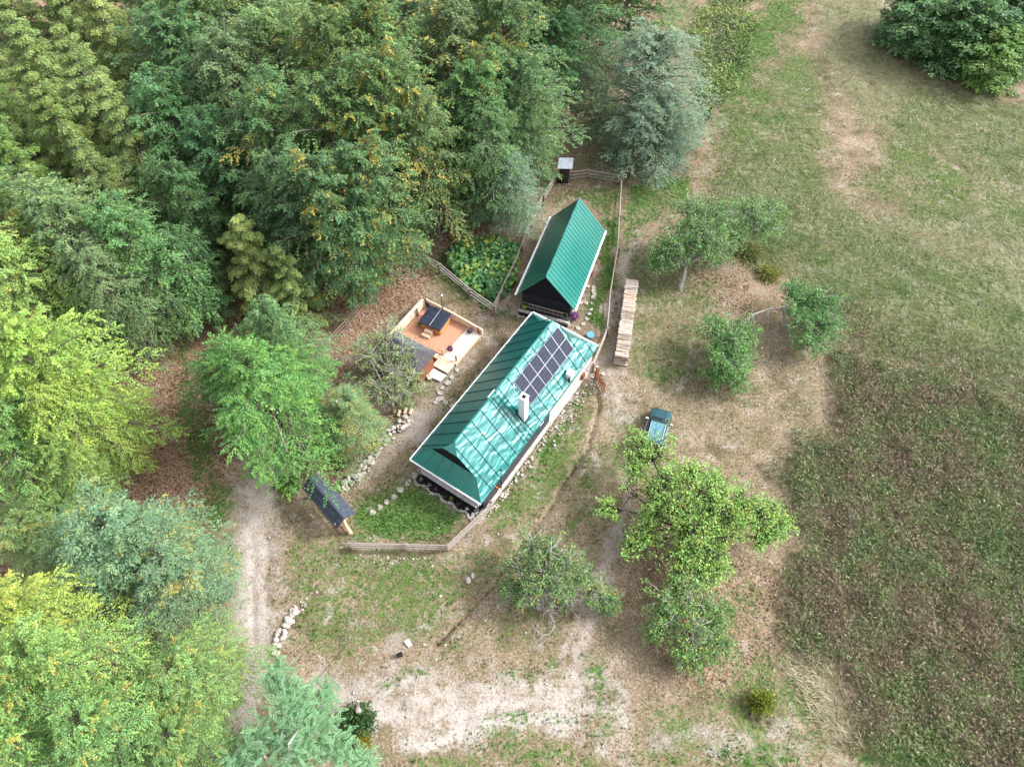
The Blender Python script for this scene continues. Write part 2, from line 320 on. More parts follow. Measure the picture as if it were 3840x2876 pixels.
REG = dict(
 dirt=[('l', [(578, 940), (560, 1010), (548, 1080), (545, 1200), (542, 1330), (552, 1430), (530, 1500), (500, 1570)], 1.7, 1.1, .85),
       ('l', [(500, 1250), (500, 1380)], .9, 1.2, .55),
       ('p', [(630, 1510), (700, 1455), (800, 1425), (900, 1445), (1000, 1432), (1120, 1460), (1250, 1425), (1300, 1440), (1345, 1555), (1345, 1600), (1220, 1580), (1100, 1590), (1000, 1600), (850, 1600), (820, 1560), (740, 1545), (640, 1570)], 0, 1.4, .72),
       ('l', [(1240, 1450), (1275, 1370), (1310, 1250), (1335, 1130), (1350, 1060), (1375, 1010)], .38, .35, .8),
       ('l', [(1195, 1445), (1240, 1375), (1268, 1310)], .35, .35, .75),
       ('l', [(1320, 900), (1310, 800), (1340, 740)], 1.1, 1.2, .55),
       ('l', [(1120, 660), (1050, 705), (985, 790), (930, 880), (870, 965), (805, 1020)], 1.0, .9, .55),
       ('l', [(905, 905), (880, 950)], .9, .8, .9), ('l', [(830, 870), (800, 930)], .7, .7, .6),
       ('l', [(1378, 500), (1352, 560), (1340, 630), (1322, 700)], .5, .5, .85),
       ('l', [(1375, 380), (1378, 440), (1368, 520)], .25, .3, .6),
       ('l', [(1290, 520), (1330, 545)], .2, .25, .7),
       ('l', [(1400, 1600), (1600, 1590), (1800, 1620), (1930, 1657)], .9, 1.1, .5),
       ('l', [(1050, 1125), (1140, 1010), (1250, 850)], .25, .3, .8),
       ('l', [(850, 1400), (870, 1385), (840, 1480)], .5, .4, .75),
       ('l', [(990, 1060), (930, 1070), (990, 1110)], .5, .4, .5)],
 bright=[('l', [(545, 1130), (548, 1330)], .5, .7, .8), ('l', [(740, 1480), (900, 1482), (1050, 1478), (1220, 1470)], .5, .6, .5), ('l', [(700, 1530), (850, 1535), (1000, 1525), (1150, 1525), (1320, 1540)], .5, .7, .7),
         ('l', [(850, 1590), (950, 1580), (1100, 1570), (1230, 1565)], .6, .5, .85), ('l', [(1100, 1480), (1240, 1520)], .8, .8, .5)],
 lush=[('p', [(762, 1100), (900, 1030), (960, 1065), (1040, 1115), (965, 1168), (770, 1165)], 0, 1.1, .84),
       ('p', [(775, 1080), (860, 1030), (930, 1010), (900, 1060), (800, 1120)], 0, .7, .55),
       ('l', [(1070, 1090), (1150, 1010), (1205, 930), (1265, 850)], .7, .7, .62),
       ('p', [(1298, 470), (1332, 470), (1318, 640), (1300, 730), (1275, 700), (1288, 600)], 0, .4, .8),
       ('p', [(1190, 440), (1215, 405), (1335, 395), (1338, 480), (1305, 470), (1250, 425)], 0, .6, .5),
       ('p', [(1345, 400), (1500, 360), (1490, 440), (1440, 470), (1385, 500), (1345, 560), (1340, 480)], 0, .8, .6),
       ('l', [(1380, 540), (1395, 620)], .5, .6, .5),
       ('p', [(1530, 180), (1600, 60), (1660, 0), (1740, -20), (1740, 60), (1690, 100), (1640, 200), (1560, 260)], 0, 2.0, .68),
       ('p', [(1500, 330), (1560, 250), (1600, 350), (1540, 420)], 0, 1.5, .4),
       ('l', [(1280, 1460), (1300, 1560)], .8, .8, .6), ('l', [(1090, 1455), (1190, 1440)], .6, .6, .5),
       ('l', [(840, 1470), (920, 1470)], .25, .3, .7), ('l', [(1060, 1560), (1180, 1570), (1300, 1575)], .3, .5, .6),
       ('l', [(1060, 1600), (1150, 1640)], .8, 1, .5), ('l', [(1560, 1620), (1700, 1640)], .8, .8, .5),
       ('l', [(1880, 1630), (2050, 1657)], 1.2, 1.2, .6), ('l', [(1380, 800), (1440, 790), (1480, 830)], .6, 1.0, .45),
       ('l', [(1110, 690), (1065, 672), (1010, 610)], .5, .6, .75), ('l', [(985, 800), (950, 850), (960, 900)], .5, .8, .5), ('l', [(880, 1010), (960, 900), (1050, 780)], .3, .5, .45), ('l', [(640, 1040), (600, 1060)], .4, .5, .5),
       ('l', [(500, 1150), (505, 1200)], .25, .3, .8), ('l', [(400, 830), (420, 950), (450, 1040)], 1.1, 1.0, .62), ('l', [(400, 760), (420, 700)], .8, 1, .6), ('l', [(430, 1000), (470, 1130)], 1.2, 1, .62), ('l', [(330, 900), (350, 1000)], .5, 1, .5)],
 green=[('p', [(590, 1090), (760, 1170), (960, 1190), (1100, 1190), (1000, 1330), (900, 1400), (700, 1430), (620, 1400), (600, 1250)], 0, 1.5, .55),
        ('p', [(1060, 1120), (1270, 860), (1290, 900), (1180, 1110), (1080, 1190)], 0, .7, .62),
        ('p', [(1300, 870), (1380, 900), (1340, 1100), (1180, 1200), (1230, 1050)], 0, 1, .45),
        ('p', [(1560, 230), (1700, 100), (1800, 130), (1790, 400), (2000, 520), (2212, 560), (2300, 900), (2000, 800), (1820, 720), (1720, 620), (1560, 560), (1530, 400)], 0, 2, .62),
        ('p', [(1960, 180), (2240, 230), (2300, 560), (2000, 500), (1850, 400)], 0, 2, .6),
        ('p', [(1700, 1300), (1820, 1560), (1960, 1657), (1400, 1700), (850, 1700), (850, 1590), (1340, 1590), (1500, 1500)], 0, 1.5, .52),
        ('p', [(1200, 280), (1290, 180), (1330, 330), (1320, 360), (1200, 400)], 0, 1, .42),
        ('p', [(860, 690), (1100, 690), (1000, 790), (960, 820), (1020, 860), (900, 1000), (820, 1050), (850, 800)], 0, 1.0, .32),
        ('p', [(1350, 560), (1500, 500), (1560, 640), (1500, 860), (1330, 800)], 0, 1.5, .45),
        ('p', [(1400, 820), (1800, 780), (1800, 900), (1660, 1000), (1560, 980), (1400, 900)], 0, 2, .22),
        ('p', [(1180, 1190), (1340, 1100), (1330, 1300), (1230, 1440), (950, 1430), (1000, 1330)], 0, 1.5, .38),
        ('p', [(900, 560), (1000, 520), (1120, 560), (1080, 690), (960, 640)], 0, 1, .5),
        ('p', [(1380, 1350), (1460, 1500), (1650, 1520), (1680, 1380), (1640, 1200)], 0, 1.5, .35),
        ('l', [(1300, 860), (1275, 970), (1205, 1065), (1120, 1175), (1010, 1330)], .35, .5, .55)],
 litter=[('p', [(700, 780), (800, 620), (870, 575), (960, 570), (920, 640), (840, 700), (760, 770), (720, 860)], 0, .8, .95),
         ('p', [(1240, 150), (1180, 380), (1060, 520), (940, 540), (830, 600), (760, 650), (700, 740), (690, 790), (600, 1000), (500, 1050), (440, 1160), (470, 1400), (500, 1750), (-300, 1750), (-500, -300), (1440, -300), (1430, 30), (1280, 60)], 0, 1.5, .9),
         ('p', [(360, 1170), (480, 1210), (470, 1400), (440, 1300)], 0, .8, .8),
         ('p', [(1330, 1180), (1380, 1150), (1560, 1220), (1720, 1230), (1720, 1380), (1600, 1500), (1450, 1480), (1370, 1330)], 0, 1.2, .5),
         ('p', [(1470, 560), (1680, 640), (1700, 700), (1600, 680), (1500, 640)], 0, 1.0, .5),
         ('p', [(700, 1010), (800, 900), (880, 890), (760, 1010), (720, 1050)], 0, .5, .7)],
 straw=[('p', [(1760, -40), (1900, -20), (1930, 120), (2040, 190), (2240, 240), (2300, 420), (2100, 350), (1960, 280), (1880, 280), (1790, 160)], 0, 2, .75),
        ('p', [(1560, 330), (1680, 320), (1800, 450), (2250, 480), (2300, 900), (2000, 790), (1830, 720), (1780, 620), (1650, 560), (1570, 470)], 0, 2, .72),
        ('p', [(1690, 1420), (1760, 1400), (1860, 1590), (1830, 1600), (1760, 1560), (1700, 1480)], 0, .5, .8),
        ('p', [(1720, 1190), (1760, 1200), (1780, 1290), (1720, 1260)], 0, .6, .5), ('p', [(1760, 1390), (1860, 1380), (1900, 1450), (1840, 1500)], 0, 1, .7),
        ('p', [(1430, 30), (1500, -30), (1510, 60), (1450, 110)], 0, 1, .9), ('p', [(1210, 250), (1290, 200), (1300, 320), (1230, 330)], 0, 1, .5)],
 weed=[('p', [(1790, 650), (1900, 690), (2212, 780), (2400, 900), (2300, 1000), (1990, 830), (1820, 770)], 0, 2.5, .42), ('p', [(1820, 760), (2000, 800), (2230, 880), (2500, 1100), (2500, 1750), (1970, 1680), (1880, 1590), (1800, 1450), (1700, 1400), (1700, 1250), (1760, 1180), (1700, 1080), (1670, 1010), (1730, 940), (1810, 930), (1815, 850)], 0, 1.1, .92)],
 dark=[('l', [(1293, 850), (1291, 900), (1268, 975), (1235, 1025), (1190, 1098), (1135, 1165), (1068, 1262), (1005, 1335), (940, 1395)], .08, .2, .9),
       ('p', [(1740, 1510), (1640, 1500), (1610, 1540), (1640, 1560)], 0, .01, 0), ('l', [(1625, 1545), (1650, 1550)], .35, .5, .7),  # last strip: dwarf conifer's cast shadow painted into the ground colour
       ('l', [(1322, 690), (1332, 640)], .3, .4, .5), ('l', [(545, 1150), (550, 1400)], .12, .2, .3), ('l', [(575, 1150), (580, 1350)], .1, .3, .3)],  # first strip: shadow of the firewood stack painted on the ground left of it
)
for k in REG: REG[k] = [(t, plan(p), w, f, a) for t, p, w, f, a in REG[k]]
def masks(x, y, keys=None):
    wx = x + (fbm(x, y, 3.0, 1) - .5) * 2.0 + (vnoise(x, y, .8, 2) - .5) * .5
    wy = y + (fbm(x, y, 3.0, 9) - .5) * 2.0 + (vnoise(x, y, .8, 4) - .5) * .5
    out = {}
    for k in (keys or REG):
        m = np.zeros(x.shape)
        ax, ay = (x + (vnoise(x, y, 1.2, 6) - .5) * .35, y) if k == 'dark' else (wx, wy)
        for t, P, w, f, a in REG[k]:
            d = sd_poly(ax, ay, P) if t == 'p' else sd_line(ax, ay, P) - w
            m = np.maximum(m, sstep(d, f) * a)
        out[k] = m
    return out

def ground_mat():
    m = bpy.data.materials.new('ground_cover'); n, l = nodes(m)
    out = n.new('ShaderNodeOutputMaterial'); p = n.new('ShaderNodeBsdfPrincipled'); p.inputs['Roughness'].default_value = .95; p.inputs['Specular IOR Level'].default_value = .1
    t = n.new('ShaderNodeTexCoord')
    def noise(s, d=5, stretch=None, rot=0, dist=0):
        z = n.new('ShaderNodeTexNoise'); z.inputs['Scale'].default_value = s; z.inputs['Detail'].default_value = d; z.inputs['Distortion'].default_value = dist
        if stretch:
            q = n.new('ShaderNodeMapping'); q.inputs['Scale'].default_value = stretch; q.inputs['Rotation'].default_value = (0, 0, rot)
            l.new(t.outputs['Object'], q.inputs[0]); l.new(q.outputs[0], z.inputs[0])
        else: l.new(t.outputs['Object'], z.inputs[0])
        return z.outputs[0]
    def ramp(s, stops):
        r = n.new('ShaderNodeValToRGB'); e = r.color_ramp.elements
        e[0].position, e[0].color = stops[0][0], (*stops[0][1], 1); e[1].position, e[1].color = stops[-1][0], (*stops[-1][1], 1)
        for a, c in stops[1:-1]: k = e.new(a); k.color = (*c, 1)
        l.new(s, r.inputs[0]); return r.outputs[0]
    def math_(op, a, b=None):
        q = n.new('ShaderNodeMath'); q.operation = op
        for i, v in enumerate((a, b)):
            if v is None: continue
            if isinstance(v, (int, float)): q.inputs[i].default_value = v
            else: l.new(v, q.inputs[i])
        return q.outputs[0]
    def thr(mask, ns, soft=.1):   # crisp patchy mask: mask + noise
        s = math_('ADD', mask, ns); r = n.new('ShaderNodeMapRange'); r.inputs['From Min'].default_value = 1 - soft; r.inputs['From Max'].default_value = 1 + soft
        l.new(s, r.inputs['Value']); return r.outputs[0]
    def mix(f, a, b):
        q = n.new('ShaderNodeMix'); q.data_type = 'RGBA'; l.new(f, q.inputs[0]); l.new(a, q.inputs[6]); l.new(b, q.inputs[7]); return q.outputs[2]
    A = n.new('ShaderNodeAttribute'); A.attribute_name = 'MA'; B = n.new('ShaderNodeAttribute'); B.attribute_name = 'MB'
    sa = n.new('ShaderNodeSeparateColor'); l.new(A.outputs['Color'], sa.inputs[0]); sb = n.new('ShaderNodeSeparateColor'); l.new(B.outputs['Color'], sb.inputs[0])
    dirt, bright, lush, green = sa.outputs[0], sa.outputs[1], sa.outputs[2], A.outputs['Alpha']
    litter, straw, weed, dark = sb.outputs[0], sb.outputs[1], sb.outputs[2], B.outputs['Alpha']
    fine = noise(7, 8); mid = noise(1.3, 8); med2 = noise(2.6, 6, dist=.6); big = noise(.22, 4)
    fib = noise(5, 6, (1, 3.2, 1), .6, 1.5)
    c = ramp(fine, [(.30, (.11, .090, .060)), (.44, (.178, .146, .104)), (.56, (.235, .195, .145)), (.72, (.315, .272, .212))])
    tint = ramp(noise(.45, 9, dist=.4), [(.34, (.60, .60, .50)), (.46, (.92, .88, .78)), (.56, (1.06, .99, .97)), (.68, (1.24, 1.21, 1.18))])
    q = n.new('ShaderNodeMix'); q.data_type = 'RGBA'; q.blend_type = 'MULTIPLY'; q.inputs[0].default_value = 1; l.new(c, q.inputs[6]); l.new(tint, q.inputs[7]); c = q.outputs[2]
    c_lit = ramp(fine, [(.32, (.07, .042, .028)), (.45, (.18, .112, .075)), (.57, (.28, .185, .13)), (.7, (.38, .285, .215))])
    c_str = ramp(fib, [(.3, (.12, .12, .06)), (.45, (.20, .19, .105)), (.6, (.28, .26, .165)), (.72, (.37, .34, .245))])
    c_grn = ramp(fine, [(.3, (.035, .06, .018)), (.48, (.075, .12, .034)), (.6, (.115, .16, .05)), (.74, (.19, .21, .09))])
    c_lus = ramp(fine, [(.3, (.02, .05, .014)), (.48, (.055, .115, .028)), (.62, (.10, .18, .045)), (.75, (.17, .26, .08))])
    c_drt = ramp(fine, [(.3, (.235, .20, .172)), (.5, (.29, .25, .22)), (.68, (.34, .30, .265))])
    c_bri = ramp(fine, [(.3, (.33, .30, .275)), (.62, (.39, .36, .33))])
    c_wd = ramp(fine, [(.3, (.05, .055, .03)), (.46, (.10, .105, .055)), (.58, (.16, .15, .09)), (.72, (.22, .21, .13))])
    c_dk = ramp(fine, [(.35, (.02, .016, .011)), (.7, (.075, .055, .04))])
    def nrm(sock, lo=.36, hi=.64):
        r = n.new('ShaderNodeMapRange'); r.inputs['From Min'].default_value = lo; r.inputs['From Max'].default_value = hi; l.new(sock, r.inputs['Value']); return r.outputs[0]
    def wsum(*pairs):
        acc = None
        for s_, w_ in pairs:
            v = math_('MULTIPLY', s_, w_); acc = v if acc is None else math_('ADD', acc, v)
        return acc
    nm = wsum((nrm(med2), .45), (nrm(big), .30), (nrm(fine), .25))
    nm2 = wsum((nrm(mid), .40), (nrm(noise(.5, 6, dist=.5)), .42), (nrm(fine), .18))
    c = mix(thr(litter, nm2, .18), c, c_lit)
    c = mix(thr(straw, nm2, .2), c, c_str)
    c = mix(thr(green, nm, .12), c, c_grn)
    c = mix(thr(weed, nm2, .15), c, c_wd)
    c = mix(thr(dirt, nm2, .34), c, c_drt)
    c = mix(thr(bright, nm2, .34), c, c_bri)
    c = mix(thr(lush, nm, .14), c, c_lus)
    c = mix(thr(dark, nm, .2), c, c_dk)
    l.new(c, p.inputs['Base Color'])
    b = n.new('ShaderNodeBump'); b.inputs['Strength'].default_value = .8; b.inputs['Distance'].default_value = .06; l.new(math_('ADD', fine, math_('MULTIPLY', mid, .8)), b.inputs['Height']); l.new(b.outputs[0], p.inputs['Normal'])
    l.new(p.outputs[0], out.inputs[0]); return m

def gheight(x, y, mk):
    flat = np.ones(x.shape)
    h = (fbm(x, y, 4, 21) - .5) * .16 + (vnoise(x, y, 1.1, 23) - .5) * .05
    h = h * flat - mk['dark'] * .3 + mk['weed'] * (.05 + .7 * fbm(x, y, 2.0, 33)) + mk['straw'] * .12 * vnoise(x, y, 1.3, 12)
    return h - .03
def build_ground():
    xs = np.concatenate([[-900, -500, -250, -130], np.arange(-95, -34, .6), np.arange(-34, 34, .17), np.arange(34, 95, .4), [130, 250, 500, 900]])
    ys = np.concatenate([[-600, -250, -100, -40, -15], np.arange(-4, 3, .5), np.arange(3, 60, .17), np.arange(60, 125, .4), [150, 250, 500, 1000, 2000]])
    X, Y = np.meshgrid(xs, ys); nx, ny = len(xs), len(ys); x, y = X.ravel(), Y.ravel()
    mk = masks(x, y)
    far = (np.abs(x) > 100) | (y > 130) | (y < -10)
    z = np.where(far, -.05, gheight(x, y, mk))
    me = bpy.data.meshes.new('ground'); V = np.stack([x, y, z], 1).astype(np.float32)
    me.vertices.add(len(x)); me.vertices.foreach_set('co', V.ravel())
    i = np.arange((ny - 1) * nx).reshape(ny - 1, nx)[:, :-1].ravel()
    F = np.stack([i, i + 1, i + nx + 1, i + nx], 1).astype(np.int32); nf = len(F)
    me.loops.add(4 * nf); me.loops.foreach_set('vertex_index', F.ravel())
    me.polygons.add(nf); me.polygons.foreach_set('loop_start', np.arange(0, 4 * nf, 4, dtype=np.int32))
    me.polygons.foreach_set('use_smooth', np.ones(nf, bool))
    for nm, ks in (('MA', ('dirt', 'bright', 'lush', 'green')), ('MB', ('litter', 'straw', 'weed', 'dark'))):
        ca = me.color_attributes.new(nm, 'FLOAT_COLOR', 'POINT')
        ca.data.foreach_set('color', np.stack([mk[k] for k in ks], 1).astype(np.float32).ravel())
    me.materials.append(ground_mat()); me.update(calc_edges=True)
    return tag(mobj('ground', me), 'dry hillside clearing of tan grass, dirt tracks and meadow', 'ground', kind='structure')
build_ground()

# ------------------------------------------------------------------ ground vegetation (uncountable stuff)
rng = np.random.RandomState(11)
def scatter(name, label, cat, mfun, region, n, size, asp, tilt, cols, lift=(0, .05), az=None, clump=None):
    """n candidate blades in region (xmin,xmax,ymin,ymax); kept where mfun(mask,x,y) > random"""
    x = rng.uniform(region[0], region[1], n); y = rng.uniform(region[2], region[3], n)
    keep = np.abs(x) < .75 * (y * math.cos(PITCH) + CAM_H * math.sin(PITCH)) + 3
    x, y = x[keep], y[keep]
    mk = masks(x, y); pr_ = mfun(mk, x, y); k = pr_ > rng.rand(len(x)); x, y = x[k], y[k]; mk = {q: v[k] for q, v in mk.items()}
    z = gheight(x, y, mk); m = len(x)
    th = (rng.rand(m) * 6.283) if az is None else az(x, y) + rng.randn(m) * .55
    el = rng.uniform(tilt[0], tilt[1], m)
    T = np.stack([np.cos(th) * np.cos(el), np.sin(th) * np.cos(el), np.sin(el)], 1)
    N = unit(np.stack([rng.randn(m) * .45, rng.randn(m) * .45, np.ones(m)], 1)); N = unit(N - T * (N * T).sum(1, keepdims=True))
    sz = rng.uniform(size[0], size[1], m)
    P = np.stack([x, y, z + rng.uniform(lift[0], lift[1], m) + T[:, 2] * sz * .5], 1)
    C = np.array(cols); tone = np.clip((fbm(x, y, clump or 2.0, 40) * .55 + fbm(x, y, (clump or 2.0) * 4, 44) * .45) * 2.8 - .9 + rng.randn(m) * .28, 0, .999) * len(C)
    ci = tone.astype(int); col = C[ci] * rng.uniform(.75, 1.25, (m, 1)); col = np.concatenate([col, np.zeros((m, 1))], 1)
    me = leaf_mesh(name, P, N, T, sz, asp, col)
    o = mobj(name, me); tag(o, label, cat, kind='stuff'); o.color = (1, 1, 1, 0); return o
DRY = [(.11, .09, .055), (.16, .125, .088), (.215, .17, .128), (.28, .23, .18), (.145, .14, .065), (.18, .15, .10)]
open_ = lambda k: np.clip(1 - k['litter'], 0, 1) * np.clip(1 - k['weed'], 0, 1)
scatter('dry_grass', 'short tan dried grass over the open yard', 'grass', lambda k, x, y: open_(k) * np.clip(1 - k['dirt'] * 1.1, 0, 1) * np.clip(1 - k['lush'], .1, 1) * .9,
        (-26, 40, 3, 62), 120000, (.10, .30), .13, (0, .5), DRY)
scatter('green_weeds', 'small green weeds scattered through the dry yard', 'weeds', lambda k, x, y: np.clip(k['green'] * 1.2 + k['lush'], 0, 1) * np.clip(1 - k['dirt'], .12, 1) * (fbm(x, y, 1.3, 60) > .5) * (1 - np.clip(k['straw'], 0, .7)),
        (-45, 45, 3, 70), 130000, (.10, .26), .5, (.1, .9), [(.03, .075, .015), (.06, .13, .025), (.10, .19, .04), (.16, .25, .06), (.14, .17, .06)])
scatter('meadow_grass', 'long tangled straw and green grass of the upper meadow', 'grass', lambda k, x, y: np.clip(k['straw'] * 1.1 + k['green'] * .8, 0, 1) * np.clip(1 - k['dirt'], 0, 1) * np.clip(1 - k['lush'] * .8, 0, 1),
        (10, 75, 26, 100), 300000, (.3, .7), .075, (0, .4), [(.10, .15, .055), (.15, .20, .075), (.21, .225, .11), (.29, .27, .165), (.37, .335, .235), (.12, .175, .065), (.18, .205, .09)], lift=(.03, .3), az=lambda x, y: fbm(x, y, 3.5, 71) * 14)
scatter('straw_swath', 'pale flattened straw at the lower right edge of the weeds', 'straw', lambda k, x, y: k['straw'],
        (16, 36, 4, 18), 20000, (.4, .9), .06, (0, .3), [(.20, .17, .10), (.29, .25, .16), (.38, .33, .23)], lift=(.03, .2), az=lambda x, y: 2.15 + (fbm(x, y, 2, 71) - .5) * 3)
scatter('wild_weeds', 'dark brown and green tangle of tall wild weeds on the right slope', 'weeds', lambda k, x, y: k['weed'],
        (18, 62, 1, 50), 270000, (.16, .42), .32, (.1, 1.1), [(.17, .13, .09), (.21, .16, .115), (.25, .195, .14), (.17, .14, .085), (.13, .15, .065), (.13, .18, .065), (.18, .24, .09), (.26, .26, .15), (.11, .175, .065)], lift=(0, .4), clump=2.0)
scatter('lawn', 'lush green grass and herbs inside the lower fence', 'grass', lambda k, x, y: k['lush'],
        (-20, 40, 3, 95), 260000, (.12, .34), .28, (.3, 1.2), [(.04, .09, .02), (.065, .135, .028), (.10, .18, .04), (.14, .23, .06), (.17, .19, .08)], lift=(0, .06), clump=1.2)
scatter('leaf_litter', 'fallen brown leaves under the forest and around the deck', 'leaves', lambda k, x, y: k['litter'] * .9 * np.clip(1 - k['dirt'], 0, 1),
        (-45, 22, 3, 62), 150000, (.12, .24), .6, (0, .3), [(.10, .055, .035), (.19, .115, .075), (.29, .19, .135), (.40, .30, .225), (.31, .20, .12)], lift=(.0, .04))
def bramble_m(k, x, y):
    m = np.zeros(x.shape)
    for P, w, f, a in BR:
        m = np.maximum(m, sstep(sd_poly(x + (fbm(x, y, 2, 5) - .5) * 3, y + (fbm(x, y, 2, 8) - .5) * 3, P), f) * a)
    return m
BR = [(plan([(1500, 20), (1600, -30), (1640, 60), (1600, 150), (1545, 230), (1510, 300), (1500, 160)]), 0, .6, 1.0),
      (plan([(1280, 190), (1330, 180), (1330, 300), (1290, 300), (1260, 240)]), 0, .6, .8)]
scatter('brambles', 'bright green brambles along the meadow edge behind the willow', 'bramble', bramble_m, (0, 50, 45, 105), 130000, (.18, .36), .75, (-.2, .7),
        [(.06, .12, .04), (.09, .16, .05), (.14, .22, .06), (.22, .31, .08)], lift=(.0, .45), clump=1.6)
BR2 = [(plan([(965, 560), (1000, 530), (1080, 520), (1122, 545), (1105, 620), (1075, 650), (1010, 625)]), 0, .4, 1.0)]
def bed_m(k, x, y):
    P, w, f, a = BR2[0]; return sstep(sd_poly(x + (fbm(x, y, 2, 5) - .5) * 1, y, P), f) * a
scatter('vegetable_bed', 'leafy green and yellow squash patch inside the corner of the rail fence', 'vegetable bed', bed_m, (-14, 4, 40, 55), 26000, (.25, .55), .8, (-.2, .6),
        [(.06, .16, .06), (.10, .23, .08), (.15, .30, .09), (.27, .35, .08)], lift=(.1, .9), clump=1.0)

# ------------------------------------------------------------------ trees
def crown_arrays(kind, h, Rm, seed, n=80, m=10, k=14, leaf=.22, t0=.22):
    r = np.random.RandomState(seed)
    ti = np.linspace(0, 1, n) ** (.85 if kind != 'spruce' else 1.0); t = t0 + (1 - t0) * ti
    if kind == 'spruce': ti = np.round(ti * 15) / 15 * .985 + r.rand(n) * .012; t = t0 + (1 - t0) * ti
    az = np.arange(n) * 2.39996 + r.rand(n) * .5
    if kind == 'spruce': prof = (1 - ti) ** .85 * .97 + .05
    else: prof = np.sqrt(np.clip(1 - ((ti - .38) / .68) ** 2, .12, 1))
    lobes = 1 + .22 * np.sin(az * 2 + seed) + .15 * np.sin(az * 3 + 2 * seed + ti * 5)
    L = Rm * prof * (r.uniform(.75, 1.15, n) if kind != 'spruce' else r.uniform(.5, 1.3, n)) * (lobes if kind != 'spruce' else 1)
    e = (.05 + 1.15 * ti ** 1.6) if kind != 'spruce' else (.12 + .55 * ti)
    droop = .22 if kind != 'spruce' else .34
    st = np.stack([np.zeros(n), np.zeros(n), h * t * .93], 1)
    lean = np.array([r.randn() * .03, r.randn() * .03]) * h
    st[:, :2] += lean * t[:, None]
    dirh = np.stack([np.cos(az), np.sin(az)], 1)
    def limb(s):   # s (n,...) -> pos
        s_ = s[..., None]; Ls = L.reshape(-1, *([1] * (s.ndim - 1)))[..., None]; E = e.reshape(Ls.shape)
        hh = dirh.reshape(n, *([1] * (s.ndim - 1)), 2) * Ls * s_ * np.cos(E)
        zz = Ls * s_ * np.sin(E) - droop * Ls * s_ ** 2
        return st.reshape(n, *([1] * (s.ndim - 1)), 3) + np.concatenate([hh, zz], -1)
    s = (np.linspace(.22, 1, m)[None] + r.rand(n, m) * .08); s = np.clip(s, 0, 1.02)
    P0 = limb(s); side = np.where(np.arange(m) % 2 == 0, 1, -1)[None] * r.uniform(.5, 1.15, (n, m))
    side[:, -1] *= .15
    a2 = az[:, None] + side; tl = (.42 if kind != 'spruce' else .20) * L[:, None] * (1.25 - s) + .22
    elt = r.uniform(-.35, .15, (n, m)) if kind != 'spruce' else r.uniform(-.9, -.3, (n, m))
    td = np.stack([np.cos(a2) * np.cos(elt), np.sin(a2) * np.cos(elt), np.sin(elt)], -1)
    f = np.linspace(.08, 1.05, k)[None, None] + r.rand(n, m, k) * .05
    P = P0[:, :, None] + td[:, :, None] * (tl[:, :, None] * f)[..., None]
    P[..., 2] -= .18 * tl[:, :, None] * f ** 2
    lat = np.where(np.arange(k) % 2 == 0, 1, -1) * (leaf * .45)
    sd = np.stack([-np.sin(a2), np.cos(a2), 0 * a2], -1)
    P = P + sd[:, :, None] * lat[None, None, :, None] * (1.2 - f)[..., None] * 1.4 + r.randn(n, m, k, 3) * leaf * .28
    T = td[:, :, None] + sd[:, :, None] * (np.sign(lat) * .8)[None, None, :, None] + r.randn(n, m, k, 3) * .25
    tw = r.randn(n, m, 3) * .22; N = np.array([0, 0, 1.0]) + tw[:, :, None] + r.randn(n, m, k, 3) * .32
    N = N + td[:, :, None] * .15
    v = r.uniform(.72, 1.25, (n, m, 1)) * r.uniform(.8, 1.2, (n, m, k)); v = v * (.9 + .2 * r.rand(n, 1, 1))
    yel = np.clip(r.randn(n, m, 1) * .12 + r.randn(n, m, k) * .06, -.2, .35)
    col = np.stack([v * (1 + yel), v * (1 + yel * .4), v * (1 - yel * .3), np.clip(.5 + .22 * r.randn(n, 1, 1) + .20 * r.randn(n, m, 1) + .12 * r.randn(n, m, k), 0, .98)], -1)
    P = P.reshape(-1, 3); T = T.reshape(-1, 3); N = N.reshape(-1, 3); T = unit(T); N = unit(N - T * (N * T).sum(1, keepdims=True))
    sz = leaf * r.uniform(.7, 1.35, len(P)); 
    return P, N, T, sz, col.reshape(-1, 4), limb, L, st
def make_tree_mesh(nm, kind, h, Rm, seed, asp=.62, barkm=None, **kw):
    P, N, T, sz, col, limb, L, st = crown_arrays(kind, h, Rm, seed, **kw)
    crown = leaf_mesh('crown', P, N, T, sz, asp, col)
    random.seed(seed); b = MB(); lx, ly = st[-1][0], st[-1][1]
    tr = .018 * h
    b.tube([(lx * q, ly * q, h * q * .93 - .3 * (q == 0)) for q in (0, .04, .2, .4, .6, .8, 1)], [tr * 1.5, tr * 1.1, tr, tr * .8, tr * .55, tr * .3, .02], 8)
    S = np.tile(np.linspace(0, .9, 6)[None], (len(L), 1)); LP = limb(S)
    for i in range(0, len(L)):
        if L[i] < .4: continue
        r0 = max(.02, tr * .34 * L[i] / Rm); b.tube([tuple(p) for p in LP[i]], [r0 * (1 - .16 * j) for j in range(6)], 4, cap=False)
    me = bpy.data.meshes.new('trunk'); me.from_pydata(b.v, [], b.f); me.materials.append(barkm or BARK)
    return crown, me
TREES = {}
def proto(key, *a, **kw): TREES[key] = make_tree_mesh(key, *a, **kw)
proto('beech0', 'beech', 16, 5.2, 1, n=90, m=14, k=22, leaf=.205)
proto('beech1', 'beech', 15, 4.8, 2, n=84, m=14, k=22, leaf=.205)
proto('beech2', 'beech', 17, 5.0, 3, n=95, m=13, k=22, leaf=.2)
proto('beech3', 'beech', 14, 5.5, 4, n=84, m=14, k=22, leaf=.205)
proto('spruce0', 'spruce', 19, 4.0, 5, asp=.3, n=100, m=17, k=18, leaf=.23, t0=.1)
proto('spruce1', 'spruce', 17, 3.6, 6, asp=.3, n=90, m=17, k=18, leaf=.23, t0=.1)
